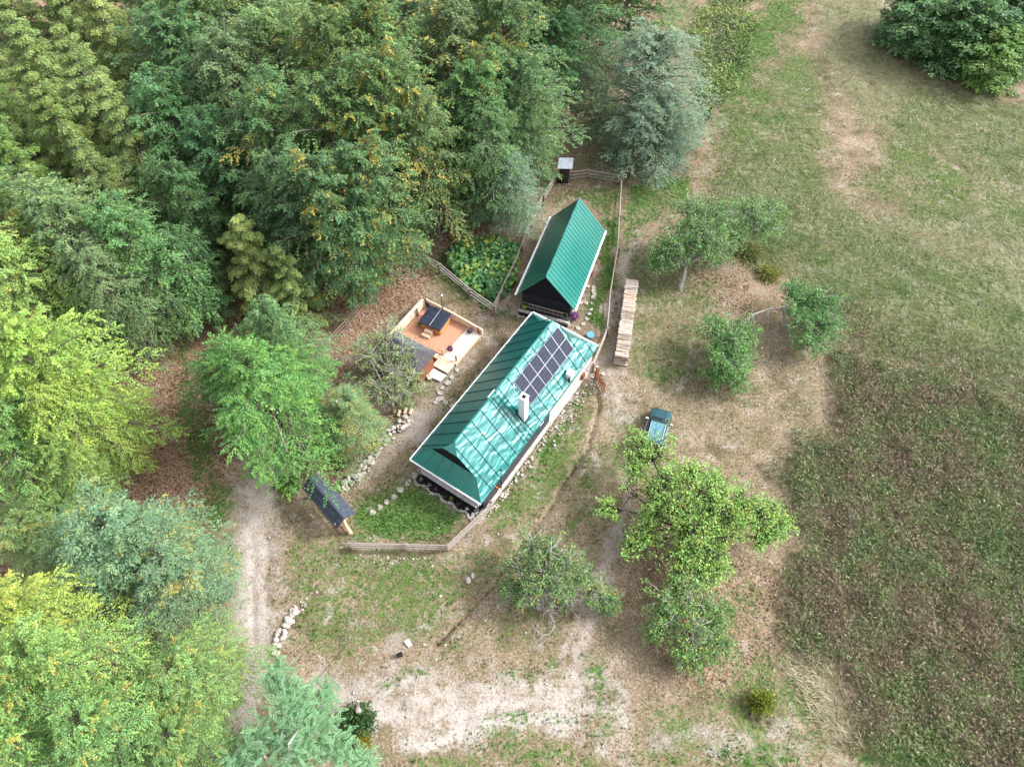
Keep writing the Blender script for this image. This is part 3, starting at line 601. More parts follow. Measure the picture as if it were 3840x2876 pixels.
proto('side0', 'beech', 14, 5.2, 14, n=105, m=16, k=26, leaf=.155)
proto('side1', 'beech', 13, 5.0, 15, n=95, m=17, k=26, leaf=.155)
proto('fine0', 'beech', 11, 4.4, 7, asp=.36, barkm=BARK_DARK, n=120, m=14, k=18, leaf=.20, t0=.1)
proto('fine1', 'beech', 10, 4.0, 8, asp=.36, n=110, m=14, k=18, leaf=.19, t0=.12)
proto('bush0', 'beech', 6, 3.6, 9, n=80, m=12, k=15, leaf=.26, t0=.05)
proto('yspruce', 'spruce', 12, 3.3, 12, asp=.3, n=58, m=18, k=18, leaf=.2, t0=.08)

def tree(key, px, py, rpx, h, color, label, cat, group, accent=0.0, name='broadleaf_tree', zc=.6, sz=None):
    """px,py: crown centre in the photo (2212 wide); rpx crown radius there; h total height (m)"""
    c = D(px, py, h * zc); rad = rpx * 1.736 * mpp(c) * (1.28 if group == FOR else 1.08) * (1.15 if key[:6] == 'spruce' else 1)
    if accent >= .1: color = (min(color[0], color[1] * .7), color[1] * 1.1, color[2]); accent *= .55
    crown, trunk = TREES[key]
    base_h = {'side0': 14, 'side1': 13, 'beech0': 16, 'beech1': 15, 'beech2': 17, 'beech3': 14, 'spruce0': 19, 'spruce1': 17, 'fine0': 11, 'fine1': 10, 'bush0': 6, 'yspruce': 12}[key]
    base_r = {'side0': 5.2, 'side1': 5.0, 'beech0': 5.2, 'beech1': 4.8, 'beech2': 5.0, 'beech3': 5.5, 'spruce0': 4.0, 'spruce1': 3.6, 'fine0': 4.4, 'fine1': 4.0, 'bush0': 3.6, 'yspruce': 3.3}[key]
    t = thing(name, label, cat, (c.x, c.y, 0), random.random() * 6.28, group)
    s = rad / base_r; t.scale = (s, s, h / base_h)
    a = mobj('crown', crown, t); mobj('trunk', trunk, t)
    j = random.uniform(.9, 1.1)
    if max(color) < .27 and color not in (MID, DEEP, WILL): color = tuple(q * f_ for q, f_ in zip(color, (1.55, 1.65, 1.6)))
    a.color = (color[0] * j * random.uniform(.95, 1.08), color[1] * j, color[2] * j, accent * .55 + .01)
    return t
random.seed(4)
# albedo tints
MID = (.175, .295, .115); DEEP = (.125, .24, .095); SPR = (.265, .35, .12); WILL = (.24, .33, .22); PALE = (.22, .34, .19)
LIME = (.30, .43, .10)
FOR = 'trees of the dense forest in the upper left'
F = [ # key, px, py, r, h, color, accent, name, label
 ('spruce0', 50, 55, 85, 18, SPR, 0, 'spruce_tree', 'yellow-green spruce in the far upper left corner of the forest'),
 ('spruce1', 165, 40, 80, 18, SPR, 0, 'spruce_tree', 'yellow-green spruce second from the left along the top edge'),
 ('spruce0', 250, 90, 85, 19, SPR, 0, 'spruce_tree', 'tall yellow-green spruce beside the mid green beeches at the top'),
 ('spruce1', 95, 150, 85, 18, SPR, 0, 'spruce_tree', 'yellow-green spruce just below the corner spruces'),
 ('spruce0', 205, 205, 90, 19, SPR, 0, 'spruce_tree', 'broad yellow-green spruce in the middle of the spruce stand'),
 ('spruce1', 30, 250, 85, 17, (.11, .16, .05), 0, 'spruce_tree', 'greener spruce against the left edge of the stand'),
 ('spruce0', 285, 300, 80, 18, SPR, 0, 'spruce_tree', 'yellow-green spruce on the right side of the spruce stand'),
 ('spruce1', 130, 310, 90, 17, (.12, .165, .05), 0, 'spruce_tree', 'green spruce near the lower middle of the spruce stand'),
 ('spruce0', 220, 400, 85, 17, (.12, .16, .055), 0, 'spruce_tree', 'spruce at the lower right end of the stand above the feathery beech'),
 ('spruce1', 50, 400, 85, 16, (.11, .165, .045), 0, 'spruce_tree', 'bright green spruce low on the left edge of the stand'),
 ('spruce0', 120, -60, 95, 19, SPR, 0, 'spruce_tree', 'spruce cut by the top edge between the two corner spruces'),
 ('spruce1', -40, 150, 95, 18, SPR, 0, 'spruce_tree', 'spruce cut by the left edge below the corner'),
 ('spruce0', 300, -50, 95, 18, SPR, 0, 'spruce_tree', 'spruce cut by the top edge beside the first beech'),
 ('spruce1', -30, -40, 100, 19, SPR, 0, 'spruce_tree', 'outermost spruce in the upper left corner'),
 ('beech1', 460, -60, 100, 17, MID, 0, None, 'beech cut by the top edge above the pale stems'),
 ('beech2', 640, -60, 100, 17, MID, .04, None, 'beech cut by the top edge left of the orange crowns'),
 ('beech0', 800, -60, 100, 17, MID, .1, None, 'orange tinged beech cut by the top edge'),
 ('beech3', 930, -40, 95, 17, DEEP, 0, None, 'dark beech behind the pale green tree at the top edge'),
 ('beech1', 1080, -50, 95, 17, MID, .1, None, 'beech cut by the top edge behind the tawny crown'),
 ('beech2', 1230, -50, 90, 15, MID, .0, None, 'beech cut by the top edge left of the path end'),
 ('beech0', -40, 540, 110, 15, MID, .0, None, 'beech cut by the left edge below the spruces'),
 ('beech0', 360, 40, 90, 16, MID, 0, None, 'mid green beech on the top edge right of the spruces'),
 ('beech1', 470, 90, 95, 17, MID, .02, None, 'mid green beech with thin pale stems near the top edge'),
 ('beech2', 400, 180, 95, 16, DEEP, 0, None, 'deep green beech between spruces and lighter beeches'),
 ('beech3', 570, 40, 85, 17, MID, .05, None, 'green beech at the top edge left of the orange-flecked crowns'),
 ('beech0', 520, 230, 100, 17, (.085, .13, .06), 0, None, 'large dull green beech in the middle of the upper forest'),
 ('beech1', 410, 310, 90, 15, DEEP, 0, None, 'dark blue-green beech below the middle of the upper forest'),
 ('beech2', 610, 160, 90, 17, MID, .08, None, 'beech with few orange leaves left of the brightest orange crown'),
 ('beech3', 620, 330, 95, 16, DEEP, .02, None, 'dark green beech in the hollow left of the orange crowns'),
 ('beech1', 500, 375, 75, 14, (.06, .12, .05), 0, None, 'green beech directly above the pointed young spruce'),
 ('beech0', 405, 460, 70, 13, (.07, .13, .05), 0, None, 'broad leafed green tree left of the pointed young spruce'),
 ('beech0', 690, 60, 90, 17, (.11, .145, .055), .22, None, 'orange-flecked beech at the top edge of the forest'),
 ('beech2', 740, 190, 95, 18, (.12, .145, .055), .30, None, 'beech with the strongest orange flecks in the middle of the forest'),
 ('beech3', 850, 40, 85, 17, PALE, .02, None, 'pale green tree at the top edge left of the dark gap'),
 ('beech1', 840, 150, 90, 18, (.11, .15, .06), .15, None, 'yellowing beech below the pale green tree'),
 ('beech0', 860, 290, 105, 18, (.13, .15, .06), .30, None, 'large yellow-orange beech above the grey-green willow'),
 ('beech2', 740, 330, 100, 17, (.10, .135, .055), .25, None, 'orange-flecked beech in the heart of the forest'),
 ('beech3', 930, 350, 78, 15, (.11, .135, .06), .15, None, 'tawny green beech reaching toward the clearing'),
 ('beech1', 805, 430, 88, 15, (.08, .13, .06), .12, None, 'feathery dull green beech above the hot tub deck'),
 ('beech0', 700, 470, 95, 15, (.065, .115, .05), .06, None, 'dark beech behind the short log fence'),
 ('beech2', 1030, 50, 90, 17, (.15, .155, .06), .28, None, 'tawny orange beech on the top edge right of the dark gap'),
 ('beech1', 960, 160, 90, 17, (.11, .155, .07), .05, None, 'light green beech left of the tawny one'),
 ('beech0', 1090, 150, 95, 17, (.095, .145, .06), .06, None, 'layered green beech below the tawny top edge crown'),
 ('beech3', 1150, 45, 80, 16, MID, .03, None, 'green beech at the top edge left of the path end'),
 ('beech1', 1020, 250, 90, 15, (.08, .14, .05), .02, None, 'layered green beech left of the forest border'),
 ('beech2', 1130, 240, 85, 14, (.085, .14, .06), 0, None, 'green beech at the forest border above the outhouse'),
 ('beech0', 1210, 140, 70, 12, (.045, .10, .04), 0, None, 'dark pointed beech at the forest border near the willow'),
 ('beech3', 1250, 40, 75, 15, (.06, .12, .045), 0, None, 'dark green beech at the top above the grassy path'),
 ('beech1', 1360, 10, 75, 13, (.07, .13, .045), .05, None, 'green tree at the top edge behind the willow'),
 ('beech2', 1060, 340, 75, 13, (.065, .12, .05), 0, None, 'dark tree between the tawny beech and the grey-green willow'),
 ('beech0', 1130, 305, 38, 10, (.07, .13, .06), 0, None, 'small green beech behind the outhouse corner'),
 ('beech1', 765, 530, 62, 12, (.06, .125, .05), .04, None, 'green beech whose branches hang over the leaf litter'),
 ('beech2', 625, 455, 75, 14, (.07, .12, .05), 0, None, 'green tree behind the pointed young spruce'),
 ('beech1', 330, 560, 95, 14, (.085, .15, .055), 0, None, 'green beech at the head of the leaf strewn clearing'),
 ('beech2', 190, 540, 95, 15, (.11, .165, .07), .01, None, 'light green beech on the left below the spruces'),
 ('beech0', 60, 520, 90, 15, (.11, .165, .06), .02, None, 'green beech on the left edge below the spruces'),
 ('beech3', 255, 640, 80, 13, (.12, .16, .075), 0, None, 'feathery grey-green beech at the left of the clearing'),
 ('beech0', 70, 650, 110, 14, (.18, .26, .08), .06, None, 'yellow-tinged beech on the left edge'),
 ('beech1', 425, 590, 46, 11, DEEP, 0, None, 'dark tree closing the upper end of the clearing'),
 ('beech2', 110, 830, 150, 15, LIME, .0, None, 'large lime green beech at middle left'),
 ('beech3', 180, 905, 92, 12, LIME, 0, None, 'lime green beech leaning over the clearing from the left'),
 ('beech1', 60, 970, 110, 12, (.115, .2, .06), 0, None, 'darker lime beech at the left edge above the dark gap'),
 ('beech0', 150, 1015, 80, 9, (.165, .245, .075), 0, None, 'low yellow-green beech above the grey-green oak'),
 ('beech0', 585, 855, 142, 12, (.085, .175, .05), 0, None, 'big bright green hornbeam between the clearing and the gatehouse'),
 ('beech2', 520, 820, 90, 9, (.075, .14, .05), 0, None, 'deep green lower crown on the clearing side of the big hornbeam'),
 ('beech1', 615, 755, 82, 12, (.10, .17, .07), 0, None, 'pale green crown behind the big hornbeam'),
 ('fine1', 755, 905, 72, 6.5, (.13, .18, .085), .05, None, 'small grey-green tree around the grey wooden pole'),
 ('beech1', 75, 1155, 85, 6, (.15, .21, .08), .03, None, 'yellow-green thicket left of the grey-green oak'),
 ('beech2', 60, 1370, 140, 13, LIME, .03, None, 'bright yellow-green tree at the lower left edge'),
 ('beech3', 165, 1440, 120, 13, (.155, .24, .075), .04, None, 'bright yellow-green tree with upright tips below the oak'),
 ('beech0', 60, 1600, 130, 12, (.14, .215, .075), .10, None, 'yellow-green tree with orange tips in the lower left corner'),
 ('beech1', 240, 1590, 125, 11, (.125, .20, .07), .04, None, 'olive green tree on the bottom edge'),
 ('beech2', 415, 1470, 110, 8, (.13, .21, .075), .03, None, 'light green tree beside the gravel track at lower left'),
 ('beech3', 400, 1610, 100, 8, (.115, .19, .065), .05, None, 'loose green tree on the bottom edge next to the track'),
]
for key, px, py, r, h, c, ac, nm, lab in F:
    if py >= 640 and key[:5] == 'beech': key = 'side0' if key in ('beech0', 'beech2') else 'side1'
    tree(key, px, py, r, h, c, lab, 'spruce' if nm else 'tree', FOR if py < 700 else 'trees along the left side', ac, nm or 'broadleaf_tree')
tree('yspruce', 535, 570, 104, 12, (.20, .255, .085), 'pointed young spruce with pale yellow-green drooping boughs', 'spruce', None, 0, 'young_spruce_tree', .5)
tree('yspruce', 640, 620, 84, 10, (.13, .18, .06), 'olive young spruce just right of the pale pointed one', 'spruce', None, 0, 'young_spruce_tree', .5)
tree('fine1', 1100, 415, 72, 8.5, (.12, .165, .115), 'silvery grey-green willow beside the west rail fence', 'willow', None, 0, 'willow_tree', .5)
tree('fine0', 1400, 175, 112, 11, WILL, 'large silvery willow north of the fenced yard', 'willow', None, 0, 'willow_tree', .6)
tree('fine0', 1415, 280, 100, 7, (.11, .155, .105), 'lower silvery willow crown leaning toward the fence corner', 'willow', None, 0, 'willow_tree', .55)
tree('fine0', 270, 1190, 145, 10, (.125, .185, .105), 'grey-green oak with rusty flecks beside the gravel track', 'oak', None, .04, 'oak_tree', .6)
tree('fine1', 400, 1255, 105, 8, (.115, .175, .10), 'grey-green lower oak crown reaching over the track', 'oak', None, .02, 'oak_tree', .55)
for px, py, r, h, c, lab in ((1990, 35, 85, 6, DEEP, 'dark green hedge bush at the left end of the upper right thicket'), (2080, 60, 90, 7, DEEP, 'dark green bush in the middle of the upper right thicket'),
        (2180, 40, 90, 7, (.05, .105, .045), 'dark green bush on the right edge of the upper right thicket'), (2160, 125, 75, 5, (.09, .15, .04), 'lighter green bush in front of the upper right thicket'), (2050, 110, 50, 3.5, DEEP, 'small dark bush at the foot of the upper right thicket')):
    tree('bush0', px, py, r, h, c, lab, 'bush', 'bushes of the upper right thicket', 0, 'hazel_bush', .5)

def lobe_tree(name, label, cat, base, fork_h, lobes, color, seed, leaf=.16, asp=.5, dens=1.0, accent=0.0, trunk_r=.16, bark=None, bare=0, mid=None):
    """open orchard tree: base (px,py) of the trunk foot, lobes (px,py,z,rpx)"""
    r = np.random.RandomState(seed); random.seed(seed)
    B = D(*base, 0); t = thing(name, label, cat, (B.x, B.y, 0))
    w = MB(); F0 = Vector((r.randn() * .1, r.randn() * .1, fork_h))
    if mid is not None: m_ = D(mid[0], mid[1], fork_h) - B; F0 = Vector((m_.x, m_.y, fork_h))
    w.tube([(0, 0, -.2), (F0.x * .15, F0.y * .15, .15), (F0.x * .5 + r.randn() * .05, F0.y * .5, fork_h * .5), tuple(F0)], [trunk_r * 1.5, trunk_r * 1.15, trunk_r, trunk_r * .85], 9, jit=.15)
    PP, NN, TT, SS, CC = [], [], [], [], []
    for li, (px, py, z, rp, *lf) in enumerate(lobes):
        lf = lf[0] if lf else 1
        c = D(px, py, z) - Vector((B.x, B.y, 0)); rad = rp * 1.736 * 1.24 * mpp(D(px, py, z))
        a = F0; e = c; mdp = (a + e) / 2 + Vector((r.randn() * .25, r.randn() * .25, .25 + rad * .1))
        pts = [a * (1 - q) ** 2 + mdp * 2 * q * (1 - q) + e * q * q for q in np.linspace(0, 1, 6)]
        w.tube(pts, [trunk_r * .62 * (1 - .13 * q) * (rad / 3 + .35) for q in range(6)], 6, jit=.15)
        nt = int((26 + 25 * rad * rad) * dens * lf); kk = 22
        d = unit(r.randn(nt, 3) + np.array([0, 0, .25])); st = np.array(c) * 1 + unit(r.randn(nt, 3)) * rad * .25 * r.rand(nt, 1)
        lim = (.35 + .95 * r.rand(nt, 1) ** .8) * rad; sq = np.array([1, 1, .62])
        end = st + d * lim * sq; end[:, 2] -= .12 * lim[:, 0]
        q = np.where(r.rand(nt, kk) < .3, r.uniform(.15, .9, (nt, kk)), 1 - np.abs(r.randn(nt, kk)) * .11)
        P = st[:, None] + (end - st)[:, None] * q[..., None] + r.randn(nt, kk, 3) * leaf * .8
        P[..., 2] = np.maximum(P[..., 2], .25)
        T = d[:, None] * .6 + r.randn(nt, kk, 3) * .6; N = np.array([0, 0, 1.0]) + r.randn(nt, kk, 3) * .5
        v = r.uniform(.72, 1.25, (nt, 1)) * r.uniform(.78, 1.22, (nt, kk)); yl = np.clip(r.randn(nt, kk) * .14, -.2, .4)
        C = np.stack([v * (1 + yl), v * (1 + yl * .4), v * (1 - .3 * yl), np.clip(.5 + .2 * r.randn(nt, 1) + .2 * r.randn(nt, kk), 0, .98)], -1)
        PP.append(P.reshape(-1, 3)); TT.append(T.reshape(-1, 3)); NN.append(N.reshape(-1, 3)); CC.append(C.reshape(-1, 4)); SS.append(leaf * r.uniform(.65, 1.3, nt * kk))
        for i in range(nt):
            if i % 2 and not bare: continue
            p0, p1 = st[i], end[i]; m_ = (p0 + p1) / 2 + r.randn(3) * .08
            w.tube([tuple(np.array(c) * .6 + np.array(pts[3]) * .4 if i % 4 == 0 else p0), tuple(m_), tuple(p1)], [.045, .03, .012], 3, cap=False)
        for i in range(int(bare * 10 + (26 if lf < 1 else 0))):
            dd = unit(r.randn(3) + np.array([0, -.3, .2])); p = np.array(c) + r.randn(3) * rad * .22 * (lf < 1); L_ = rad * r.uniform(.7, 1.2)
            pl = [p]; 
            for _ in range(4): dd = unit(dd + r.randn(3) * .3); p = p + dd * L_ / 4; pl.append(p)
            w.tube([tuple(q_) for q_ in pl], [.03, .022, .016, .012, .008], 3, cap=False)
    P = np.concatenate(PP); T = unit(np.concatenate(TT)); N = np.concatenate(NN); N = unit(N - T * (N * T).sum(1, keepdims=True))
    me = leaf_mesh('crown', P, N, T, np.concatenate(SS), asp, np.concatenate(CC)); a = mobj('crown', me, t); a.color = (*[q * 1.55 for q in color], accent)
    w.build('trunk', bark or BARK_PALE, t, smooth=True)
    return t
ORCH = 'orchard trees standing in the tan yard'
lobe_tree('cherry_tree', 'cherry tree with forked grey trunk above the firewood stack', 'tree', (1468, 627), 2.0,
    [(1440, 545, 3.2, 32), (1475, 520, 4.0, 42), (1520, 500, 4.4, 46), (1500, 455, 4.6, 38), (1545, 535, 3.6, 34), (1560, 465, 4.4, 38), (1620, 460, 4.0, 36), (1650, 485, 3.6, 30), (1675, 455, 3.2, 22), (1425, 570, 2.6, 22), (1590, 510, 3.4, 24)],
    (.10, .18, .062), 21, leaf=.2, dens=1.05, trunk_r=.17, mid=(1482, 575))
lobe_tree('plum_tree', 'bushy dark green plum tree left of the bent branch', 'tree', (1588, 835), 1.2,
    [(1545, 715, 2.6, 34), (1585, 735, 3.0, 38), (1610, 715, 2.4, 28), (1575, 780, 2.6, 36), (1600, 770, 2.2, 24), (1545, 810, 1.6, 24), (1590, 820, 1.4, 26), (1560, 760, 2.6, 30)],
    (.09, .18, .055), 22, leaf=.21, dens=.8, trunk_r=.11)
lobe_tree('plum_tree', 'dark green plum tree with a long bare bent branch on its left', 'tree', (1700, 712), 1.3,
    [(1730, 650, 2.6, 32), (1765, 650, 2.8, 36), (1735, 690, 2.6, 34), (1780, 695, 2.4, 36), (1760, 735, 2.0, 34), (1715, 625, 2.4, 20), (1790, 660, 2.2, 24)],
    (.08, .17, .055), 23, leaf=.21, dens=.8, trunk_r=.13, mid=(1690, 672))
lobe_tree('apple_tree', 'large lime green apple tree spreading over the parked car', 'tree', (1478, 1195), 2.0,
    [(1398, 968, 3.4, 46), (1370, 1010, 3.2, 26), (1440, 1040, 3.8, 40), (1490, 1020, 3.8, 30), (1510, 1070, 4.4, 44), (1460, 1095, 4.4, 38), (1555, 1095, 4.4, 44), (1540, 1045, 4.0, 32), (1600, 1085, 4.0, 34), (1645, 1110, 3.6, 38), (1680, 1130, 3.0, 34), (1650, 1160, 2.8, 28), (1500, 1135, 4.0, 34), (1560, 1150, 3.6, 32),
     (1400, 1150, 2.6, 30), (1370, 1180, 2.2, 24), (1530, 1190, 3.0, 34), (1480, 1210, 2.6, 30), (1318, 1095, 2.6, 22), (1365, 1065, 3.0, 38, .08), (1430, 1215, 2.6, 30, .1), (1420, 1075, 3.2, 30), (1590, 1120, 3.8, 30), (1480, 1165, 3.2, 26), (1510, 1235, 2.6, 32), (1465, 1250, 2.2, 26), (1550, 1225, 2.6, 26), (1410, 1110, 3.2, 24)],
    (.18, .30, .08), 24, leaf=.19, dens=.8, accent=.06, trunk_r=.24, bark=BARK_DARK, bare=1.2, mid=(1492, 1150))
lobe_tree('apple_tree', 'darker apple tree with yellow fruit below the large lime one', 'tree', (1490, 1420), 1.4,
    [(1440, 1290, 2.6, 34), (1490, 1280, 2.8, 36), (1530, 1310, 2.6, 34), (1450, 1340, 2.4, 34), (1500, 1350, 2.6, 38), (1545, 1365, 2.0, 28), (1480, 1400, 1.8, 32), (1520, 1400, 1.6, 26), (1425, 1320, 2, 22), (1560, 1400, 1.8, 28), (1555, 1320, 2.4, 26), (1410, 1360, 1.6, 22), (1500, 1430, 1.2, 22)],
    (.10, .18, .06), 25, leaf=.2, dens=.55, accent=.08, trunk_r=.13)
lobe_tree('apple_tree', 'gnarled apple tree with bare grey twigs between house and lower road', 'tree', (1162, 1318), 1.5,
    [(1150, 1175, 3.0, 30), (1190, 1190, 3.4, 34), (1130, 1225, 2.6, 34), (1180, 1235, 3.2, 36), (1225, 1215, 3.2, 32), (1110, 1285, 1.8, 26), (1150, 1270, 2.6, 30), (1205, 1265, 2.6, 28), (1255, 1245, 2.6, 26), (1285, 1275, 2.0, 26), (1305, 1295, 1.4, 24), (1230, 1300, 1.4, 26, .1), (1190, 1310, 1.2, 26, .06), (1320, 1305, 1.0, 16), (1095, 1265, 1.6, 18)],
    (.10, .175, .06), 26, leaf=.18, dens=.75, accent=.04, trunk_r=.2, bark=BARK_PALE, bare=2.0, mid=(1175, 1275))
lobe_tree('old_fruit_tree', 'half bare old fruit tree with grey twigs beside the dark garden shed', 'tree', (850, 890), 1.6,
    [(830, 730, 3.2, 38), (870, 760, 3.2, 36), (800, 770, 2.8, 32), (850, 800, 2.8, 38), (890, 810, 2.4, 30), (820, 840, 2.2, 36), (870, 850, 2.0, 26), (910, 840, 1.6, 18), (780, 740, 3, 24)],
    (.16, .23, .09), 27, leaf=.16, asp=.45, dens=.5, accent=.12, trunk_r=.15, bark=BARK_PALE, bare=2.2)
# feathery ash at the bottom: long compound fronds
def frond_tree(name, label, base, lobes, color, seed):
    r = np.random.RandomState(seed); B = D(*base, 0); t = thing(name, label, 'tree', (B.x, B.y, 0)); w = MB()
    w.tube([(0, 0, -.2), (.1, 0, 2), (.15, .1, 4.2)], [.22, .17, .12], 8)
    PP, NN, TT, SS, CC = [], [], [], [], []
    for px, py, z, rp in lobes:
        c = np.array(D(px, py, z)) - np.array([B.x, B.y, 0]); rad = rp * 1.736 * mpp(D(px, py, z))
        w.tube([(.15, .1, 3.6), tuple(c * .6 + np.array([0, 0, z * .45])), tuple(c)], [.1, .06, .03], 5)
        nf = int(50 + 60 * rad * rad); k = 28; az = r.rand(nf) * 6.283; el = r.uniform(-.25, .4, nf)
        st = c + r.randn(nf, 3) * rad * np.array([.42, .42, .25]); L = r.uniform(.45, .8, nf)
        d = np.stack([np.cos(az) * np.cos(el), np.sin(az) * np.cos(el), np.sin(el)], 1); sd = np.stack([-np.sin(az), np.cos(az), 0 * az], 1)
        q = np.linspace(0, 1, k)[None]; P = st[:, None] + d[:, None] * (L[:, None] * q)[..., None]; P[..., 2] -= .25 * L[:, None] * q ** 2
        sg = np.where(np.arange(k) % 2 == 0, 1, -1); wd = .065 * np.sin(q * 2.6 + .4) ; P = P + sd[:, None] * (sg * wd)[..., None]
        T = sd[:, None] * sg[None, :, None] + d[:, None] * .5 + r.randn(nf, k, 3) * .1; N = np.array([0, 0, 1.]) + r.randn(nf, 1, 3) * .3 + r.randn(nf, k, 3) * .1
        v = r.uniform(.75, 1.2, (nf, 1)) * r.uniform(.85, 1.15, (nf, k))
        C = np.stack([v, v, v, np.clip(.4 + .35 * r.rand(nf, 1) * np.ones((nf, k)), 0, .98)], -1)
        PP.append(P.reshape(-1, 3)); TT.append(T.reshape(-1, 3)); NN.append(N.reshape(-1, 3)); CC.append(C.reshape(-1, 4)); SS.append(r.uniform(.09, .14, nf * k))
        for i in range(0, nf, 3): w.tube([tuple(st[i]), tuple(st[i] + d[i] * L[i] * .7)], [.012, .006], 3, cap=False)
    P = np.concatenate(PP); T = unit(np.concatenate(TT)); N = np.concatenate(NN); N = unit(N - T * (N * T).sum(1, keepdims=True))
    a = mobj('crown', leaf_mesh('crown', P, N, T, np.concatenate(SS), .38, np.concatenate(CC)), t); a.color = (*color, .24)
    w.build('trunk', BARK_PALE, t); return t
frond_tree('ash_tree', 'feathery blue-green ash tree in front of the lower road', (650, 1700),
    [(620, 1545, 6, 50), (680, 1555, 6, 48), (560, 1600, 5.5, 48), (640, 1620, 6, 60), (720, 1610, 5.5, 50), (600, 1475, 5, 34), (640, 1500, 5.2, 30), (700, 1500, 5, 28), (520, 1640, 5, 34), (780, 1650, 5, 34), (655, 1560, 6.6, 30), (595, 1450, 4.6, 20)], (.19, .36, .18), 31)

def bush(name, label, cat, px, py, rpx, z, color, seed, leaf=.16, asp=.5, accent=0, up=.5, n=None, cols=None):
    r = np.random.RandomState(seed); c = D(px, py, z * .4); rad = rpx * 1.736 * mpp(c)
    t = thing(name, label, cat, (c.x, c.y, 0)); nt = n or int(60 + 60 * rad * rad); k = 20
    d = unit(r.randn(nt, 3) + np.array([0, 0, up])); d[:, 2] = np.abs(d[:, 2]); q = r.uniform(.25, 1.05, (nt, k))
    P = d[:, None] * np.array([rad, rad, z]) * q[..., None] * r.uniform(.7, 1.1, (nt, 1, 1)) + r.randn(nt, k, 3) * leaf * .5; P[..., 2] = np.abs(P[..., 2]) + .02
    T = d[:, None] + r.randn(nt, k, 3) * .45; N = np.array([0, 0, .8]) + r.randn(nt, k, 3) * .5
    v = r.uniform(.7, 1.25, (nt, 1)) * r.uniform(.8, 1.2, (nt, k)); tip = q * .5
    C = np.stack([v * (1 + tip * .5), v * (1 + tip * .15), v * (1 - .2 * tip), np.clip(.5 + .3 * r.randn(nt, k), 0, .98)], -1)
    if cols is not None:
        ci = r.randint(0, len(cols), nt); cc = np.array(cols)[ci][:, None] * v[..., None]; C = np.concatenate([cc, np.zeros((nt, k, 1))], -1)
    T = unit(T.reshape(-1, 3)); N = N.reshape(-1, 3); N = unit(N - T * (N * T).sum(1, keepdims=True))
    me = leaf_mesh('leaves', P.reshape(-1, 3), N, T, leaf * r.uniform(.7, 1.3, nt * k), asp, C.reshape(-1, 4)); a = mobj('leaves', me, t); a.color = (*(color if cols is None else (1, 1, 1)), accent)
    w = MB()
    for i in range(0, nt, 4): w.tube([(0, 0, 0), tuple(d[i] * np.array([rad, rad, z]) * .8)], [.025, .01], 3, cap=False)
    w.build('stems', BARK, t); return t
bush('dwarf_conifer', 'single yellow-tipped dwarf conifer bush on the lower right grass', 'bush', 1647, 1517, 31, 1.3, (.14, .21, .035), 41, leaf=.2, asp=.4, accent=.12, up=1)
bush('roadside_bush', 'dark green bush on the south edge of the lower road', 'bush', 770, 1560, 48, 1.6, (.05, .12, .045), 42, leaf=.2)
bush('roadside_bush', 'yellow-green spiky bush beside the dark roadside bush', 'bush', 783, 1600, 20, 1.2, (.2, .22, .03), 43, leaf=.2, asp=.3, accent=.2, up=1)
bush('hedge_shrub', 'low light green shrub beside the upper end of the rubble wall', 'bush', 735, 990, 24, .9, (.16, .24, .07), 44)
bush('hedge_shrub', 'green shrub between the orange tarpaulin and the gatehouse', 'bush', 690, 960, 30, 1.4, (.09, .17, .06), 45)
bush('hedge_shrub', 'low fern-like shrub left of the gatehouse roof', 'bush', 620, 1045, 26, .7, (.09, .17, .03), 46)
bush('meadow_shrub', 'yellowish shrub on the meadow edge right of the cherry tree', 'bush', 1660, 590, 30, .6, (.19, .23, .07), 47)
bush('meadow_shrub', 'dull green shrub below the cherry tree crown', 'bush', 1620, 545, 34, .6, (.16, .21, .08), 48)

# ------------------------------------------------------------------ main house
ANG = R(56.2)
HO = Vector((-4.92, 22.43, 0))
class Frame:
    def __init__(s, o, a): s.o = Vector(o); s.a = a; s.d = Vector((math.cos(a), math.sin(a), 0)); s.n = Vector((s.d.y, -s.d.x, 0))
    def w(s, u, v, z=0): p = s.o + s.d * u + s.n * v; return Vector((p.x, p.y, z))          # world
    def loc(s, p): q = Vector((p[0], p[1], 0)) - s.o; return (q.dot(s.d), q.dot(s.n), p[2])
HF = Frame(HO, ANG)
L = lambda u, w, z: (u, -w, z)      # house-local: u along the ridge, w to the right, z up
def gable_roof_parts(house, W, ZE, ZR, right, left, extra, seam_step, u0, u1, mroof, crest=.06):
    pass
house = thing('cottage', 'long low cottage with crumpled teal metal roof carrying the solar panels', 'house', HO, ANG)
W, ZE, ZR = 3.22, 2.3, 5.9; SL = (ZR - ZE) / W
zr = lambda w: ZR - abs(w) * SL
r = MB()
